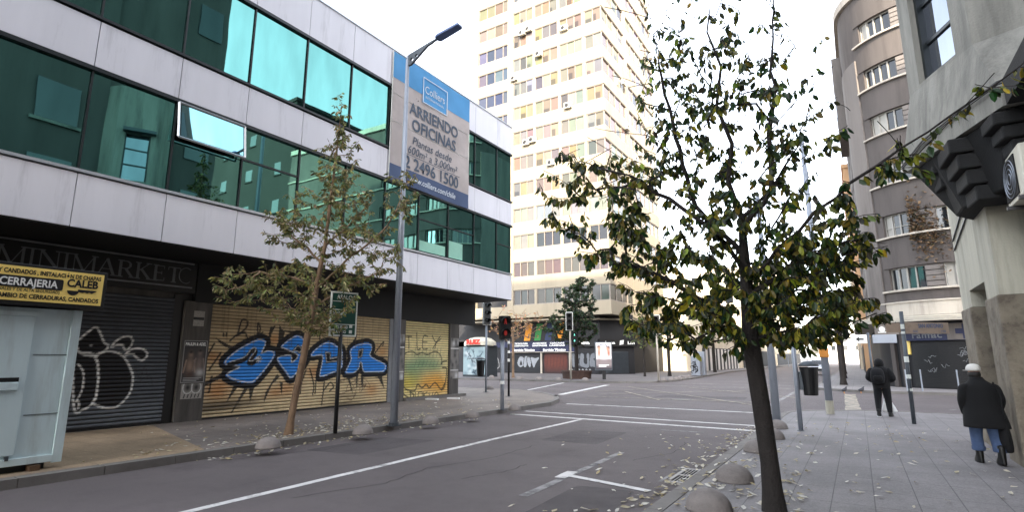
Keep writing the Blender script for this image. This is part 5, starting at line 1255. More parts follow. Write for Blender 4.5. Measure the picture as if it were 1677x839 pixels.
# ---------------------------------------------------------------- trees
class Tree:
    """skeleton grown by joining scattered tips to the nearest branch; leaves hang on the outer twigs"""
    def __init__(s, trunk, seed):
        s.r = random.Random(seed); s.P = []; s.par = []; s.tip = []; s.main = set()
        prev = -1
        for a, b in zip(trunk[:-1], trunk[1:]):
            a, b = Vector(a), Vector(b); k = max(1, int((b-a).length/.18))
            for i in range(k):
                s.P.append(a.lerp(b, i/k)); s.par.append(prev); prev = len(s.P)-1; s.main.add(prev)
        s.P.append(Vector(trunk[-1])); s.par.append(prev); s.main.add(len(s.P)-1)
        s.tree_n = len(s.P)
    def limb(s, start, pts):
        """explicit limb from the skeleton point nearest to start"""
        i = min(range(len(s.P)), key=lambda j: (s.P[j]-Vector(start)).length); prev = i; cur = s.P[i]
        pts = [cur]+[Vector(p) for p in pts]
        for a, b in zip(pts[:-1], pts[1:]):
            k = max(1, int((b-a).length/.18))
            for q in range(1, k+1):
                s.P.append(a.lerp(b, q/k)+Vector([s.r.uniform(-.03,.03) for _ in range(3)])); s.par.append(prev); prev = len(s.P)-1
    def grow(s, tips, up=.25, minz=0, step=.2):
        tips = sorted(tips, key=lambda t: min((t-p).length for p in s.P[::3]))
        for t in tips:
            A = np.array([tuple(p) for p in s.P]); d = np.linalg.norm(A-np.array(t), axis=1)
            below = A[:,2]-t.z                                  # prefer joining lower down, so limbs rise
            cost = d+np.maximum(below+.15*d, 0)*1.2+(A[:,2] < minz)*50
            i = int(cost.argmin()); a = s.P[i]; L = (t-a).length
            if L < .05: s.tip.append((i, t)); continue
            k = max(2, int(L/step)); prev = i
            c = a.lerp(t, .5)+Vector((s.r.uniform(-.1,.1)*L, s.r.uniform(-.1,.1)*L, up*L*s.r.uniform(.3,1)))
            for q in range(1, k+1):
                u = q/k; p = a*(1-u)**2+c*2*u*(1-u)+t*u*u
                s.P.append(p); s.par.append(prev); prev = len(s.P)-1
            s.tip.append(prev)
    def wood(s, name, mat, parent, r0, expo=.42, rmin=.006, nmin=1):
        n = len(s.P); cnt = [0]*n; ch = [[] for _ in range(n)]
        for i, p in enumerate(s.par):
            if p >= 0: ch[p].append(i)
        for i in range(n-1, -1, -1):
            if not ch[i]: cnt[i] = 1
            if s.par[i] >= 0: cnt[s.par[i]] += cnt[i]
        tot = max(cnt[0], 1); rad = [max(rmin, r0*(c/tot)**expo) for c in cnt]; s.rad = rad
        for i in range(n):
            if s.P[i].z < s.P[0].z+.35 and i in s.main: rad[i] *= 1+.45*(1-(s.P[i].z-s.P[0].z)/.35)
        mt = MB(); ml = MB(); done = set()
        roots = [(0, None)]; 
        while roots:
            i, fr = roots.pop(); chain = ([fr] if fr is not None else [])+[i]
            while ch[i]:
                k = sorted(ch[i], key=lambda j: (j in s.main, cnt[j])); 
                for j in k[:-1]: roots.append((j, i))
                i = k[-1]; chain.append(i)
            if len(chain) < 2: continue
            rr = [rad[j] for j in chain]
            if fr is not None: rr[0] = min(rr[0], rr[1]*1.35)
            target = mt if fr is None else ml
            target.tube([s.P[j] for j in chain], rr, 9 if rr[min(1,len(rr)-1)] > .04 else (5 if rr[1] > .012 else 3), cap=False)
        mt.build('trunk', mat, parent, smooth=True)
        if ml.v: ml.build('branches', mat, parent, smooth=True)
    def leaves(s, name, mat, parent, per, size, cols, droop=.7, back=6, width=.5, thin=None):
        m = MB(); r = s.r
        seen = set(); segs = []
        for t in s.tip:
            i = t[0] if isinstance(t, tuple) else t
            for b in range(back):
                if i < 0 or i in s.main: break
                if i not in seen: seen.add(i); segs.append((i, b))
                i = s.par[i]
        for i, b in segs:
            p = s.par[i]
            if p < 0: continue
            a, q = s.P[p], s.P[i]; k = per*(1.0 if b < 3 else .6)
            if thin: k *= thin(q)
            k = int(k)+(r.random() < k-int(k))
            ax = (q-a).normalized() if (q-a).length > 1e-6 else Vector((0,0,1))
            for _ in range(k):
                o = a.lerp(q, r.random()); L = size*r.choice((.55,.7,.85,1.0,1.0,1.15,1.3))*r.uniform(.9,1.1)
                d = Vector((r.gauss(0,1), r.gauss(0,1), r.gauss(0,.6))); d = (d.normalized()*(1-droop)+ax*.25+Vector((0,0,-droop))).normalized()
                sd_ = d.cross(Vector((r.gauss(0,1), r.gauss(0,1), r.gauss(0,1)))).normalized(); nn = d.cross(sd_)
                o = o+d*L*.15+sd_*r.uniform(-.03,.03)
                w = L*width*.5; cur = r.uniform(.05,.18)*L
                m.cur = cols(r, o)
                p0 = o; p1 = o+d*L*.35+sd_*w+nn*.03*L; p2 = o+d*L*.75+sd_*w*.72-nn*cur*.4; p3 = o+d*L-nn*cur; p4 = o+d*L*.75-sd_*w*.72-nn*cur*.4; p5 = o+d*L*.35-sd_*w+nn*.03*L
                c1 = o+d*L*.38-nn*.05*L; c2 = o+d*L*.75-nn*(cur*.4+.03*L)
                m.add([p0,p1,p2,p3,p4,p5,c1,c2], [(0,1,6),(1,2,7,6),(2,3,7),(3,4,7),(4,5,6,7),(5,0,6)])
        o = m.build(name, mat, parent)
        return o
def ell(r, c, rad, n, shell=.35):
    out = []
    while len(out) < n:
        v = Vector((r.uniform(-1,1), r.uniform(-1,1), r.uniform(-1,1)))
        if shell < v.length < 1: out.append(Vector(c)+Vector((v.x*rad[0], v.y*rad[1], v.z*rad[2])))
    return out
CRt = Vector((.8476,.5307,0)); CFw = Vector((-.5307,.8476,0))       # plan axes the crowns are measured along
def off_(c, a, b, z): v = Vector(c)+CRt*a+CFw*b; return (v.x, v.y, z)

# foreground street tree
bx_, by_ = -.90, 6.62
ft = thing('street_tree', (bx_,by_,.1), 'large-leaved street tree with dark slim trunk in the right foreground, yellowing leaves', 'tree')
c0 = (bx_,by_,0)
T = Tree([(bx_,by_,.08),(bx_-.01,by_,.6),off_(c0,-.05,.0,1.2),off_(c0,-.1,.02,1.9),off_(c0,-.08,.05,2.6),off_(c0,-.1,.0,3.3),off_(c0,-.2,.05,3.75),off_(c0,-.14,.0,4.2),off_(c0,-.27,.05,4.7),off_(c0,-.2,0,5.2),off_(c0,-.32,.05,5.7),off_(c0,-.2,.1,6.3)], 3)
T.limb(off_(c0,-.1,0,1.9), [off_(c0,-.5,.2,2.35), off_(c0,-1.2,.3,2.75), off_(c0,-2.0,.2,2.95)])
T.limb(off_(c0,-.1,0,2.3), [off_(c0,.3,-.2,2.7), off_(c0,.9,-.3,2.95), off_(c0,1.3,-.3,2.9)])
T.limb(off_(c0,-.1,0,2.6), [off_(c0,-.5,-.2,3.1), off_(c0,-1.1,-.1,3.6), off_(c0,-1.7,.1,3.95)])
T.limb(off_(c0,-.1,0,3.2), [off_(c0,.25,.1,3.6), off_(c0,.7,.1,4.2), off_(c0,1.0,.2,5.0), off_(c0,1.15,.2,5.6)])
T.limb(off_(c0,-.1,0,2.9), [off_(c0,-.5,.3,3.5), off_(c0,-.75,.3,4.6), off_(c0,-.95,.3,6.2)])
T.limb(off_(c0,-.1,0,3.1), [off_(c0,.15,-.2,3.6), off_(c0,.25,-.3,4.8), off_(c0,.4,-.3,6.2)])
T.limb(off_(c0,0,0,2.7), [off_(c0,.17,-.75,2.97), off_(c0,.50,-1.1,3.36), off_(c0,.84,-1.38,3.62), off_(c0,1.16,-1.58,3.82), off_(c0,1.40,-1.72,4.02), off_(c0,1.75,-1.9,4.3)])
r_ = random.Random(21); tips = []
tips += ell(r_, off_(c0,-.22,0,2.15), (1.38,1.0,.42), 190, .1)
tips += ell(r_, off_(c0,-.4,0,2.95), (1.75,1.15,.7), 200, .2)
tips += ell(r_, off_(c0,-1.75,.1,3.55), (.8,.8,.75), 85, .1)
tips += ell(r_, off_(c0,.7,0,2.9), (.58,.65,.65), 60, .1)
tips += ell(r_, off_(c0,-.25,0,4.2), (1.3,1.0,.75), 130, .15)
tips += ell(r_, off_(c0,-.3,0,5.05), (1.05,.8,.65), 105, .1) + ell(r_, off_(c0,-.25,0,5.85), (.75,.6,.5), 34, .1)
tips += ell(r_, off_(c0,.5,-.05,2.45), (.62,.75,.6), 90, .1)
tips += [Vector(off_(c0,a,b,z)) for a,b,z in ((1.05,.2,5.2),(1.2,.15,5.7),(-1.0,.3,6.4),(.45,-.3,6.4),(.5,-.3,5.6),(1.0,.2,4.7),(1.3,.2,4.9))]
tips += [Vector(off_(c0,a+r_.uniform(-.12,.12),b+r_.uniform(-.1,.1),z+r_.uniform(-.18,.1))) for a,b,z in ((.45,-1.1,3.2),(.5,-1.1,3.45),(.55,-1.15,3.3),(.6,-1.2,3.55),(.65,-1.2,3.35),(.7,-1.25,3.25),(.75,-1.3,3.5),(.8,-1.3,3.35),(.85,-1.35,3.65),(.9,-1.4,3.45),(.95,-1.4,3.7),(1.0,-1.45,3.5),(1.05,-1.5,3.75),(1.1,-1.5,3.6),(1.2,-1.6,3.85),(1.35,-1.68,3.95),(1.5,-1.75,4.1),(1.6,-1.8,4.15),(.4,-1.0,3.1),(.35,-.95,3.3),(.3,-.9,3.0),(.58,-1.15,3.15),(.72,-1.25,3.6))]
T.grow(tips, .12, 1.85)
for k in range(75):         # bare whips against the sky
    i = r_.choice([j for j in range(len(T.P)) if T.P[j].z > 3.4]); a = T.P[i]; d = Vector((r_.gauss(0,1), r_.gauss(0,1), r_.uniform(.0,.9))).normalized(); L = r_.uniform(.3,.8); prev = i; bend = Vector((r_.gauss(0,.12),r_.gauss(0,.12),r_.uniform(-.2,.12)))
    for q in range(1, 6): T.P.append(a+d*L*q/5+bend*(q*q/25)*L*1.6); T.par.append(prev); prev = len(T.P)-1
T.wood('wood', MATS['bark_dark'], ft, .092, .5, .0024)
def fcol(r, p):
    h = p.z
    if r.random() < (.11 if h < 3.0 else .05): return lin(r.randint(150,190), r.randint(150,176), r.randint(40,70))
    if r.random() < .38: return lin(r.randint(92,124), r.randint(98,122), r.randint(34,50))
    return lin(r.randint(34,60), r.randint(50,74), r.randint(28,42))
lv = T.leaves('crown', MATS['leaf_dark'], ft, 7.6, .092, fcol, .66, 6, .5, thin=lambda p: 1.2 if p.z < 3.0 else (.8 if p.z < 4.4 else .45))
print('front leaves', len(lv.data.polygons)//6)

# left street tree
c1 = (-10.3, 7.62, 0)
lt = thing('street_tree', (-10.3,7.62,.1), 'olive-leaved street tree with a leaning pale brown trunk before the graffiti shutter', 'tree')
def o1(a, b, z): return off_(c1, a, b, z)
T2 = Tree([(-10.3,7.6,.08),o1(.06,0,.8),o1(.2,0,1.8),o1(.3,.0,2.6),o1(.38,0,3.4),o1(.5,0,4.2),o1(.55,0,5.2),o1(.62,0,6.3),o1(.68,0,7.6)], 5)
T2.limb(o1(.35,0,3.2), [o1(-.3,.1,3.5), o1(-1.0,.1,3.6), o1(-1.8,.1,3.55)])
T2.limb(o1(.35,0,3.3), [o1(1.0,-.1,3.8), o1(1.6,-.1,4.3), o1(2.1,0,5.0), o1(2.2,0,5.9)])
T2.limb(o1(.45,0,3.8), [o1(-.2,-.1,4.4), o1(-.7,-.2,4.9)]); T2.limb(o1(.5,0,4.2), [o1(1.0,.2,4.8), o1(1.5,.2,5.3)]); T2.limb(o1(.3,0,2.8), [o1(1.0,.2,3.3), o1(1.7,.2,3.6)])
r_ = random.Random(31); tips = []
tips += ell(r_, o1(.1,0,3.2), (1.5,1.2,.75), 170, .15) + ell(r_, o1(-1.35,0,3.35), (.75,.6,.45), 50, .1) + ell(r_, o1(1.5,0,3.9), (.95,.9,.8), 85, .1)
tips += ell(r_, o1(.5,0,4.9), (1.25,1.0,.95), 150, .15) + ell(r_, o1(.65,0,6.2), (.62,.55,.85), 60, .1) + ell(r_, o1(.66,0,7.2), (.26,.26,.75), 26, 0)
tips += ell(r_, o1(2.15,0,5.4), (.45,.4,.9), 36, .1) + ell(r_, o1(-.35,-.1,4.6), (.7,.6,.5), 36, .1) + ell(r_, o1(.5,0,2.6), (.9,.8,.45), 45, .1)
T2.grow(tips, .12, 2.2)
T2.wood('wood', MATS['bark_tan'], lt, .074, .47, .003)
def lcol(r, p):
    q = r.random()
    if q < .14: return lin(r.randint(150,176), r.randint(140,160), r.randint(96,120))
    if q < .45: return lin(r.randint(122,146), r.randint(122,140), r.randint(66,84))
    return lin(r.randint(78,104), r.randint(84,104), r.randint(46,62))
lv = T2.leaves('crown', MATS['leaf_olive'], lt, 6.4, .108, lcol, .5, 5, .36, thin=lambda p: 1.0 if p.z < 6 else .8)
print('left leaves', len(lv.data.polygons)//6)

def quick_tree(name, base, h0, crowns, seed, r0, per, size, cols, label, mat='leaf_dark', bark='bark_dark', lean=(0,0), droop=.3, back=4):
    t = thing(name, (base[0],base[1],.12), label, 'tree')
    top = max(c[0][2] for c in crowns)
    tr = Tree([(base[0],base[1],.1),(base[0]+lean[0]*.5,base[1]+lean[1]*.5,h0*.6),(base[0]+lean[0],base[1]+lean[1],h0),(base[0]+lean[0]*1.4,base[1]+lean[1]*1.4,top)], seed)
    tp_ = []
    for c, rad, n in crowns: tp_ += ell(tr.r, c, rad, n, .2)
    tr.grow(tp_, .12, h0*.8, .35); tr.wood('wood', MATS[bark], t, r0, .4, .012)
    tr.leaves('crown', MATS[mat], t, per, size, cols, droop, back, .6)
    return t
dk = lambda r, p: lin(r.randint(40,66), r.randint(56,80), r.randint(36,52))
md = lambda r, p: lin(r.randint(86,120), r.randint(98,126), r.randint(60,80))
au = lambda r, p: lin(r.randint(150,196), r.randint(118,150), r.randint(84,112))
bx2 = (-18.3,39.6)
quick_tree('dense_tree', (-18.8,39.6), 2.4, [((-19.2,39.4,4.3),(2.3,2.2,1.7),150),((-18.6,39.6,6.2),(1.7,1.7,1.5),100),((-18.2,39.9,7.6),(1.0,1.0,.7),30)], 41, .16, 8, .22, dk, 'dense dark evergreen tree in a round brick planter before the cream tower')
pt_ = thing('planter', (-18.8,39.6,.12), 'low round brick planter at the foot of the dense dark tree', 'planter')
m = MB(); m.lathe([(1.1,0),(1.15,.5),(1.2,.5),(1.2,.62),(1.0,.62),(1.0,.5),(.02,.5)], (-18.8,39.6,.12), 28, False); m.build('wall', MATS['brick_red'], pt_)
m = MB(); m.lathe([(1.0,.5),(.5,.56),(.01,.58)], (-18.8,39.6,.12), 20, False); m.build('soil', MATS['wood'], pt_)
quick_tree('bare_tree', (-24.0,38.5), 2.2, [((-24.2,38.5,4.6),(2.4,2.0,1.7),90),((-22.6,38.8,4.4),(1.5,1.5,1.3),50)], 43, .1, 1.3, .15, au, 'thin autumn tree with sparse tan leaves left of the traffic light', 'leaf_olive', 'bark_tan')
quick_tree('young_tree', (-16.0,47.5), 2.2, [((-15.8,47.5,4.0),(1.7,1.6,1.6),70),((-15.4,47.6,5.8),(1.2,1.2,1.0),35)], 44, .09, 3.5, .26, md, 'young pale green tree on the far pavement right of the lit advert')
quick_tree('street_tree', (-14.4,49.5), 2.4, [((-14.3,49.5,4.2),(1.9,1.8,1.6),80)], 45, .14, 4, .26, dk, 'dark tree on the far pavement behind the bicycle rack boxes')
quick_tree('street_tree', (-14.0,66), 2.6, [((-13.6,66,5),(2.4,2.4,2.0),80)], 46, .16, 3.5, .34, md, 'tree by the striped shopfront farther along the left of the street')
for i, (y, x) in enumerate(((39.0,-.9),(52.0,-1.1),(66.0,-1.3))):
    quick_tree('pavement_tree', (x,y), 2.8, [((x-.2,y,4.6),(1.5,1.7,1.3),60)], 50+i, .16, 3.2, .26, dk, ['dark-trunked tree on the far right pavement, nearest the crossing','middle tree of the row along the far right pavement','farthest tree of the row along the far right pavement'][i])

# fallen leaves
r_ = random.Random(77); m = MB()
def litter(n, fx, cols=((214,206,186),(196,184,150),(176,160,120),(226,222,210))):
    for _ in range(n):
        x, y, z = fx(); L = r_.uniform(.03,.065); a = r_.random()*6.3; u = Vector((math.cos(a),math.sin(a),r_.uniform(-.2,.35)))*L; v = Vector((-math.sin(a),math.cos(a),r_.uniform(-.3,.3)))*L*.45
        c = Vector((x,y,z+.012+abs(u.z)+abs(v.z)*.7)); k = r_.uniform(.75,1); m.cur = tuple(q*k for q in lin(*r_.choice(cols)))
        m.add([c-u, c-u*.2+v, c+u*.5+v*.8, c+u, c+u*.5-v*.8+Vector((0,0,.01)), c-u*.2-v], [(0,1,2,3,4,5)])
def L1(): y = r_.gauss(9.0,2.2); x = -9.75-abs(r_.gauss(0,.9)); return x, min(y,17), .12
def L2(): return r_.uniform(-14.3,-9.9), r_.uniform(6,18), .12
def L3(): y = r_.uniform(5,13); return -9.55+abs(r_.gauss(0,.18)), y, 0
def R1(): y = r_.uniform(5.2,15); x = -2.12-abs(r_.gauss(0,.28)); return x, y, 0
def R2(): y = r_.gauss(7.6,1.8); x = -1.95+abs(r_.gauss(0,.75)); return x, max(y,5), .12
def R3(): return r_.uniform(-2,1.8), r_.uniform(4.8,16), .12
def R4(): return -2.2-abs(r_.gauss(0,1.0)), r_.uniform(5.5,13), 0
litter(420, L1); litter(170, L2); litter(110, L3); litter(230, R1); litter(230, R2); litter(170, R3); litter(80, R4)
fo = m.build('fallen_leaves', MATS['leaf_olive']); fo['kind'] = 'stuff'; fo['label'] = 'pale fallen leaves scattered along both kerbs'; fo['category'] = 'leaf litter'
m = MB()
for x, y, a in ((-14.0,16.6,.2),(-13.6,17.4,.3)): 
    u = Vector((math.cos(a),math.sin(a),0))*.25; v = Vector((-math.sin(a),math.cos(a),0))*.07; c = Vector((x,y,.15)); m.obox(c,u,v,(0,0,.03))
tag(m.build('litter', MATS['white_plastic']), 'crumpled white packaging lying before the green shutter', 'litter')

# ---------------------------------------------------------------- people
def body(par, J, rad, mat, name='body'):
    """one continuous figure grown over a joint skeleton"""
    me = bpy.data.meshes.new(name); names = list(J); idx = {n: i for i, n in enumerate(names)}
    o = bpy.data.objects.new(name, me); COL.objects.link(o); o.parent = par
    E = [('pelvis','waist'),('waist','chest'),('chest','neck'),('neck','head'),('head','crown')]
    for s in 'lr': E += [('pelvis','hip'+s),('hip'+s,'knee'+s),('knee'+s,'ankle'+s),('ankle'+s,'toe'+s),('chest','sh'+s),('sh'+s,'elb'+s),('elb'+s,'wri'+s),('wri'+s,'han'+s)]
    me.from_pydata([J[n] for n in names], [(idx[a], idx[b]) for a, b in E], [])
    sk = o.modifiers.new('skin','SKIN'); sk.use_smooth_shade = True
    for n in names:
        v = me.skin_vertices[0].data[idx[n]]; v.radius = (rad[n] if n in rad else rad[n[:-1]],)*2; v.use_root = n == 'pelvis'
    ss = o.modifiers.new('sub','SUBSURF'); ss.levels = 1; ss.render_levels = 2
    me.materials.append(mat); return o
RAD = dict(pelvis=.11, waist=.10, chest=.10, neck=.055, head=.085, crown=.075, hip=.075, knee=.05, ankle=.035, toe=.03, sh=.04, elb=.042, wri=.03, han=.028)
def limb_loft(m, pts, rx, ry, n=12, yaw=0): m.loft([(p, a, b, yaw) for p, a, b in zip(pts, rx, ry)], n)
def subs(o, lv=1):
    s = o.modifiers.new('sub','SUBSURF'); s.levels = lv; s.render_levels = lv
    return o
# walker in white cap and long black coat; local frame: +Y walking direction
pw = thing('person', (1.55,11.25,.12), 'person walking away in white cap, long black coat, rolled blue jeans and black boots', 'person')
J = dict(pelvis=(0,0,.80), waist=(0,-.01,.96), chest=(0,.0,1.14), neck=(-.01,.03,1.30), head=(-.02,.06,1.39), crown=(-.02,.06,1.47),
  hipl=(-.09,0,.76), kneel=(-.1,.10,.44), anklel=(-.10,.06,.10), toel=(-.10,.2,.05), hipr=(.09,0,.76), kneer=(.1,-.03,.43), ankler=(.1,-.2,.12), toer=(.1,-.07,.05),
  shl=(-.18,0,1.20), elbl=(-.25,-.03,.96), wril=(-.21,.07,.78), hanl=(-.20,.11,.72), shr=(.18,0,1.20), elbr=(.25,-.03,.96), wrir=(.22,.07,.78), hanr=(.21,.11,.72))
body(pw, J, RAD, MATS['skin'])
m = MB()
for s, k in ((-1,'l'),(1,'r')):
    h, kn, an = [Vector(J[n+k]) for n in ('hip','knee','ankle')]; an2 = kn.lerp(an, .72)
    m.loft([(h+Vector((0,0,.06)),.115,.125,0),(h.lerp(kn,.5),.10,.105,0),(kn,.082,.085,0),(kn.lerp(an,.4),.082,.085,0),(an2,.084,.09,0)], 14, False)
    m.loft([(an2+Vector((0,0,.05)),.092,.098,0),(an2+Vector((0,0,-.012)),.093,.099,0),(an2+Vector((0,0,-.012)),.07,.075,0)], 14, False)
subs(m.build('jeans', MATS['denim'], pw, smooth=True, local=True))
def boots(par, J, mat, hgt=.2):
    for k in 'lr':
        an, toe = Vector(J['ankle'+k]), Vector(J['toe'+k]); d = (toe-an); yaw = math.atan2(d.y, d.x)-math.pi/2; m = MB(); base = min(an.z-.09, .04); f = Vector((an.x,an.y,0)); dn = Vector((d.x,d.y,0)).normalized()
        m.loft([(f+dn*.06+Vector((0,0,base-.03)),.05,.135,yaw),(f+dn*.06+Vector((0,0,base+.01)),.056,.14,yaw),(f+dn*.05+Vector((0,0,base+.05)),.054,.12,yaw),(f+dn*.0+Vector((0,0,base+.10)),.05,.07,yaw),(f+Vector((0,0,base+.16)),.052,.058,yaw),(f+Vector((0,-.005,base+.16+hgt)),.06,.065,yaw)], 14)
        subs(m.build('boot', mat, par, smooth=True, local=True))
boots(pw, J, MATS['boot'], .13)
m = MB()
rings = [((.02,-.03,.55),.30,.24,0),((.02,-.02,.62),.295,.235,0),((.01,-.01,.78),.27,.205,0),((0,0,.95),.245,.175,0),((0,0,1.08),.235,.16,0),((0,0,1.17),.22,.145,0),((0,.01,1.235),.17,.115,0),((-.005,.03,1.28),.10,.09,0),((-.01,.035,1.33),.085,.085,0)]
m.loft(rings, 22, False); co = m.build('coat', MATS['cloth_black'], pw, smooth=True, local=True); subs(co)
md_ = co.modifiers.new('solid','SOLIDIFY'); md_.thickness = .012
for k, s in (('l',-1),('r',1)):
    m = MB(); a, b, c = [Vector(J[n+k]) for n in ('sh','elb','wri')]
    m.loft([(a+Vector((-.02*s,0,.035)),.06,.075,0),(a+Vector((.02*s,0,-.03)),.085,.085,0),(a.lerp(b,.5),.078,.078,0),(b,.07,.075,0),(b.lerp(c,.5)+Vector((.0,0,0)),.062,.068,0),(c,.058,.062,0),(c+Vector((-.02*s,.04,-.07)),.05,.05,0)], 12); subs(m.build('sleeve', MATS['cloth_black'], pw, smooth=True, local=True))
m = MB(); m.loft([((-.02,.05,1.30),.078,.088,0),((-.02,.045,1.36),.088,.098,0),((-.02,.05,1.43),.086,.098,0)], 16); subs(m.build('hair', MATS['hair'], pw, smooth=True, local=True))
m = MB(); m.loft([((-.02,.065,1.415),.098,.112,0),((-.02,.065,1.45),.102,.115,0),((-.02,.06,1.50),.092,.102,0),((-.02,.055,1.53),.06,.07,0),((-.02,.055,1.54),.015,.015,0)], 18)
m.loft([((-.055,.17,1.425),.075,.10,.5),((-.055,.17,1.435),.073,.098,.5)], 14); subs(m.build('cap', MATS['cap_white'], pw, smooth=True, local=True))
m = MB(); m.box(-.04,.0,.145,.165,1.36,1.40); m.ball((-.02,.155,1.37),.015,.025,.02,8,6); m.build('nose', MATS['skin'], pw, smooth=True, local=True)
pw.rotation_euler.z = R(8); pw.scale = (.97,.97,.97)
bgw = thing('shoulder_bag', (1.83,11.1,.4), 'slack black bag hanging at the right side of the person in the white cap', 'bag')
m = MB(); m.loft([((1.76,11.18,.30),.07,.14,0),((1.76,11.18,.36),.085,.17,0),((1.755,11.18,.6),.08,.15,0),((1.75,11.19,.8),.05,.1,0)], 14); subs(m.build('pouch', MATS['cloth_black'], bgw, smooth=True))
m = MB(); m.tube([(1.78,11.12,.78),(1.77,11.16,1.1),(1.72,11.2,1.33),(1.69,11.3,1.1)], .012, 6); m.build('strap', MATS['cloth_black'], bgw)
# walker with hood and backpack
ph_ = thing('person', (.47,18.54,.12), 'person walking away in black hooded jacket, black trousers and dark trainers', 'person')
J = dict(pelvis=(0,0,.84), waist=(0,0,1.0), chest=(0,.0,1.2), neck=(0,.02,1.36), head=(0,.04,1.45), crown=(0,.04,1.53),
  hipl=(-.09,0,.8), kneel=(-.12,.02,.45), anklel=(-.12,-.10,.12), toel=(-.14,.03,.05), hipr=(.09,0,.8), kneer=(.11,.10,.45), ankler=(.12,.08,.10), toer=(.15,.22,.05),
  shl=(-.2,0,1.26), elbl=(-.30,-.04,1.02), wril=(-.2,.14,.95), hanl=(-.12,.17,.95), shr=(.2,0,1.26), elbr=(.30,-.04,1.02), wrir=(.2,.14,.95), hanr=(.12,.17,.95))
body(ph_, J, RAD, MATS['skin'])
m = MB()
for k in 'lr':
    h, kn, an = [Vector(J[n+k]) for n in ('hip','knee','ankle')]
    m.loft([(h+Vector((0,0,.08)),.115,.13,0),(h.lerp(kn,.5),.105,.11,0),(kn,.085,.09,0),(kn.lerp(an,.5),.075,.08,0),(an+Vector((0,0,.02)),.06,.07,0)], 14, False)
subs(m.build('trousers', MATS['cloth_navy'], ph_, smooth=True, local=True)); boots(ph_, J, MATS['boot'], .02)
m = MB()
for k in 'lr':
    an, toe = Vector(J['ankle'+k]), Vector(J['toe'+k]); d = (toe-an); yaw = math.atan2(d.y, d.x)-math.pi/2; f = Vector((an.x,an.y,0))+Vector((d.x,d.y,0)).normalized()*.06; z = min(an.z-.09,.04)-.03
    m.loft([(f+Vector((0,0,z-.012)),.055,.142,yaw),(f+Vector((0,0,z+.012)),.058,.145,yaw)], 14)
m.build('sole', MATS['white_plastic'], ph_, local=True)
m = MB(); m.loft([((0,0,.76),.20,.155,0),((0,0,.84),.215,.165,0),((0,0,1.0),.215,.165,0),((0,0,1.15),.235,.17,0),((0,0,1.25),.225,.15,0),((0,.01,1.32),.16,.12,0),((0,.02,1.37),.095,.095,0)], 20, False); jk = m.build('jacket', MATS['cloth_black'], ph_, smooth=True, local=True); subs(jk)
for k, s in (('l',-1),('r',1)):
    m = MB(); a, b, c, h = [Vector(J[n+k]) for n in ('sh','elb','wri','han')]
    m.tube([a+Vector((-.05*s,0,.02)), a+Vector((.01*s,0,-.01)), a.lerp(b,.5), b, b.lerp(c,.4), c, h], [.06,.085,.082,.08,.075,.065,.05], 12); subs(m.build('sleeve', MATS['cloth_black'], ph_, smooth=True, local=True))
m = MB(); m.loft([((0,.02,1.33),.115,.115,0),((0,.015,1.40),.12,.125,0),((0,.02,1.48),.115,.125,0),((0,.025,1.545),.085,.10,0),((0,.03,1.575),.02,.02,0)], 16); subs(m.build('hood', MATS['cloth_black'], ph_, smooth=True, local=True))
ph_.rotation_euler.z = R(-6)
bk = thing('backpack', (.42,18.35,1.0), 'bulging dark navy backpack worn by the hooded walker', 'backpack')
m = MB(); m.loft([((.40,18.36,1.0),.14,.09,0),((.40,18.34,1.06),.17,.12,0),((.40,18.33,1.25),.175,.13,0),((.40,18.35,1.38),.15,.11,0),((.40,18.37,1.44),.08,.06,0)], 16); subs(m.build('pack', MATS['cloth_navy'], bk, smooth=True))
m = MB(); m.loft([((.40,18.25,1.06),.11,.06,0),((.40,18.235,1.2),.12,.065,0),((.40,18.25,1.24),.10,.05,0)], 12); subs(m.build('front_pocket', MATS['cloth_black'], bk, smooth=True))
m = MB()
for s in (-.12,.12): m.tube([(.42+s,18.40,1.02),(.44+s*1.2,18.6,1.15),(.45+s*1.1,18.66,1.34),(.45+s,18.56,1.42),(.42+s,18.42,1.4)], .02, 6)
m.build('strap', MATS['cloth_black'], bk)
wb = thing('carrier_bag', (.62,18.8,.2), 'white carrier bag hanging low in front of the hooded walker', 'bag')
m = MB(); m.loft([((.6,18.86,.2),.20,.06,.3),((.6,18.86,.24),.215,.075,.3),((.58,18.86,.45),.13,.07,.3),((.56,18.85,.62),.05,.04,.3),((.55,18.84,.72),.02,.02,.3)], 14); subs(m.build('bag', MATS['white_plastic'], wb, smooth=True))
m = MB(); m.tube([(.55,18.84,.7),(.54,18.8,.86),(.52,18.74,1.0)], .008, 5); m.build('handle', MATS['white_plastic'], wb)

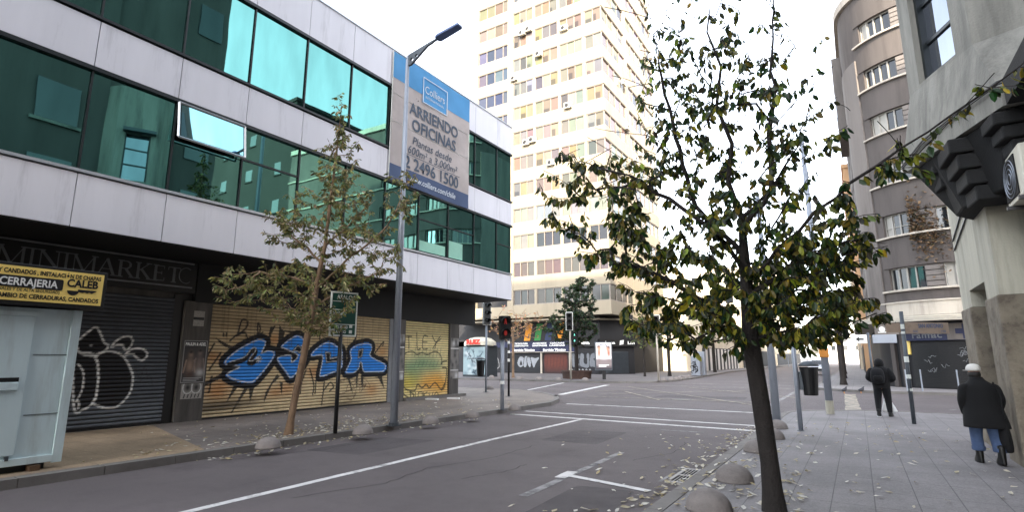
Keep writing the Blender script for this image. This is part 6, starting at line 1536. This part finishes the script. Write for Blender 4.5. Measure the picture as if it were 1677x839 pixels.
# pigeons
def bird(x, y, rz, label):
    t = thing('pigeon', (x,y,.0), label, 'bird', 'pigeons on the road', rz)
    m = MB(); m.loft([((0,-.22,.13),.02,.02,0)]*1+[((0,0,.09),.02,.06,0),((0,0,.12),.06,.12,0),((0,.01,.17),.07,.14,0),((0,.03,.22),.055,.11,0),((0,.10,.27),.03,.04,0),((0,.12,.31),.03,.035,0),((0,.125,.335),.012,.015,0)][0:], 12)
    m2 = MB(); m2.loft([((0,0,.09),.02,.06,0),((0,0,.12),.06,.12,0),((0,.01,.17),.07,.14,0),((0,.05,.22),.05,.10,0),((0,.11,.27),.028,.04,0),((0,.125,.31),.03,.036,0),((0,.13,.338),.012,.014,0)], 14); subs(m2.build('body', MATS['bird_grey'], t, smooth=True, local=True))
    m2 = MB(); m2.prism([(-.03,-.10),(.03,-.10),(.045,-.27),(-.045,-.27)], .13, .145); m2.build('tail', MATS['bird_grey'], t, local=True)
    m2 = MB(); m2.tube([(0,.155,.312),(0,.19,.30)], [.01,.003], 6); m2.build('beak', MATS['pole_black'], t, local=True)
    for s in (-.03,.03):
        m2 = MB(); m2.tube([(s,0,.11),(s,.0,.01),(s,.04,.006)], .008, 5); m2.build('leg', MATS['orange'], t, local=True)
bird(-.75,31.8,R(-60),'dark pigeon standing on the side road, the left of two'); bird(-.05,32.3,R(-75),'dark pigeon standing on the side road, the right of two')

# ---------------------------------------------------------------- parked car
ca = thing('parked_car', (-3.6,66,0), 'silver hatchback parked facing us far along the right kerb', 'car')
prof = [(-2.0,.35),(-2.05,.75),(-1.85,.95),(-1.0,1.05),(-.35,1.5),(1.2,1.55),(1.9,1.1),(2.02,.9),(2.02,.4)]
m = MB(); W = .86
def carsec(w, in_): return [( -3.6+s*(w-(in_ if z > 1.06 else 0)), 66+y, z) for s in (1,) for y, z in prof]
L_ = [(-3.6-(W-(.16 if z > 1.06 else 0)), 66+y, z) for y, z in prof]; R_l = [(-3.6+(W-(.16 if z > 1.06 else 0)), 66+y, z) for y, z in prof]; n = len(prof)
m.add(L_+R_l, [(i, (i+1) % n, n+(i+1) % n, n+i) for i in range(n)]+[tuple(range(n-1,-1,-1)), tuple(range(n,2*n))]); m.build('body', MATS['car_silver'], ca, bevel=.06)
m = MB(); m.add([(-4.22,65.02,1.1),(-2.98,65.02,1.1),(-3.05,65.6,1.47),(-4.15,65.6,1.47)],[(0,1,2,3)]); o = m.build('windscreen', MATS['win_glass'], ca); 
for v in o.data.vertices: v.co.y -= .03
m = MB(); m.quad((-2.88,65.3,1.1),(-2.88,67.6,1.1),(-2.88,67.1,1.48),(-2.88,65.7,1.48)); m.quad((-4.32,65.3,1.1),(-4.32,67.6,1.1),(-4.32,67.1,1.48),(-4.32,65.7,1.48)); m.build('side_window', MATS['win_glass'], ca)
m = MB(); m.box(-4.1,-3.1,63.92,63.96,.45,.62); m.build('grille', MATS['ink_black'], ca); m = MB(); m.box(-3.85,-3.35,63.88,63.92,.66,.76); m.build('number_plate', MATS['ink_white'], ca)
for x in (-4.25,-2.95):
    m = MB(); m.ball((x,64.0,.78),.17,.08,.09,10,6); m.build('headlight', MATS['white_plastic'], ca, smooth=True)
for x in (-4.42,-2.78):
    for y in (64.7,67.3):
        m = MB(); m.tube([(x-.1,y,.32),(x+.1,y,.32)], .32, 18); w_ = m.build('wheel', MATS['rubber'], ca); m = MB(); m.tube([(x-.105,y,.32),(x+.105,y,.32)], .19, 12); m.build('rim', MATS['galv'], w_)

# ---------------------------------------------------------------- farther along the street
def block(name, x0, x1, y0, y1, h, wallm, label, floors, nx, face='X+', winw=1.2, base=3.6):
    t = thing(name, ((x0+x1)/2,(y0+y1)/2,0), label, 'building')
    m = MB(); m.box(x0,x1,y0,y1,0,h); m.build('wall', MATS[wallm], t)
    m = MB(); m.box(x0-.15,x1+.15,y0-.15,y1+.15,h,h+.4); m.build('cornice', MATS[wallm], t)
    m = MB()
    if face == 'X+': m.box(x1, x1+.05, y0+.5, y1-.5, .15, 3.0)
    else: m.box(x0-.05, x0, y0+.5, y1-.5, .15, 3.0)
    m.build('shop_front', MATS['shop_dark'], t)
    k = 0
    for f in range(floors):
        z = base+f*(h-base)/floors+.7
        for j in range(nx):
            yy = y0+(j+.5)*(y1-y0)/nx
            for side in ('s','e'):
                if k > 95: continue
                m = MB(); fm = MB()
                if side == 's':
                    x = x1 if face == 'X+' else x0; d = .02 if face == 'X+' else -.02
                    m.quad((x+d,yy-winw/2,z),(x+d,yy+winw/2,z),(x+d,yy+winw/2,z+1.5),(x+d,yy-winw/2,z+1.5)); fm.box(min(x,x+d*6),max(x,x+d*6),yy-winw/2-.1,yy+winw/2+.1,z-.15,z)
                else:
                    xx = x0+(j+.5)*(x1-x0)/nx; m.quad((xx-winw/2,y0-.02,z),(xx+winw/2,y0-.02,z),(xx+winw/2,y0-.02,z+1.5),(xx-winw/2,y0-.02,z+1.5)); fm.box(xx-winw/2-.1,xx+winw/2+.1,y0-.12,y0,z-.15,z)
                w = m.build('window', MATS['win_glass'], t); fm.build('sill', MATS[wallm], w); k += 1
    return t
zb = block('striped_building', -34, -16.0, 69, 92, 9, 'far_cream', 'low cream building with black and white striped shopfront along the far left pavement', 2, 5)
m = MB()
for i in range(20):
    m.cur = lin(220,218,214) if i % 2 else lin(34,34,36); m.box(-15.95,-15.85,69+i*1.15,69+(i+1)*1.15-.02,.15,2.9)
m.build('striped_front', MATS['zebra'], zb)
block('far_building', -34, -15.6, 94, 130, 16, 'far_cream', 'sunlit cream mid-rise building beyond the striped shopfront', 4, 7)
block('far_building', -36, -15.0, 133, 190, 22, 'far_cream', 'pale tall building far down the left side of the street', 6, 7)
block('far_building', .55, 20, 63.5, 92, 21, 'far_cream_sunlit', 'cream building with orange sunlight in its wall colour, behind the curved brown corner building', 6, 6, 'X-')
block('far_building', .2, 20, 94, 140, 17, 'far_cream', 'cream building far down the right side of the street', 5, 7, 'X-')
block('far_building', 27, 60, 36.5, 60, 31, 'dark_brick', 'added dark block beside the side street, hiding the sky mirrored in the teal glass', 6, 6)  # out-of-view block added to keep sky out of the lower mirror glass
block('far_building', -12, 2, 215, 240, 14, 'far_grey', 'grey building closing the far end of the street', 4, 4, 'X-')
bxs = thing('street_cabinet', (-12.6,52,.12), 'pale graffiti-covered utility cabinets standing by the far left kerb', 'cabinet')
m = MB(); m.box(-13.0,-12.2,51.5,52.4,.14,1.9); m.box(-13.1,-12.1,53,53.6,.14,2.3); m.build('case', MATS['galv'], bxs, bevel=.03)
m = MB(); r2 = random.Random(4)
for k in range(8): x = r2.uniform(-12.95,-12.3); z = r2.uniform(.4,1.7); m.tube([(x+r2.uniform(-.3,.3),51.49,z+r2.uniform(-.3,.3)) for _ in range(4)], .03, 4)
m.build('graffiti', MATS['shop_dark'], bxs)
tn = thing('market_tent', (-6.2,120,0), 'pale peaked canopy tents far along the street', 'tent')
m = MB()
for i in range(3):
    x = -13.0+i*3.2; m.add([(x-1.6,118,2.5),(x+1.6,118,2.5),(x+1.6,121,2.5),(x-1.6,121,2.5),(x,119.5,4.6)],[(0,1,4),(1,2,4),(2,3,4),(3,0,4)])
m.build('canopy', MATS['stucco_pale'], tn)
for x in (-14.5,-11.4,-8.2,-5.2):
    m = MB(); m.tube([(x,118,0),(x,118,2.5)], .05, 6); m.build('leg', MATS['galv'], tn)
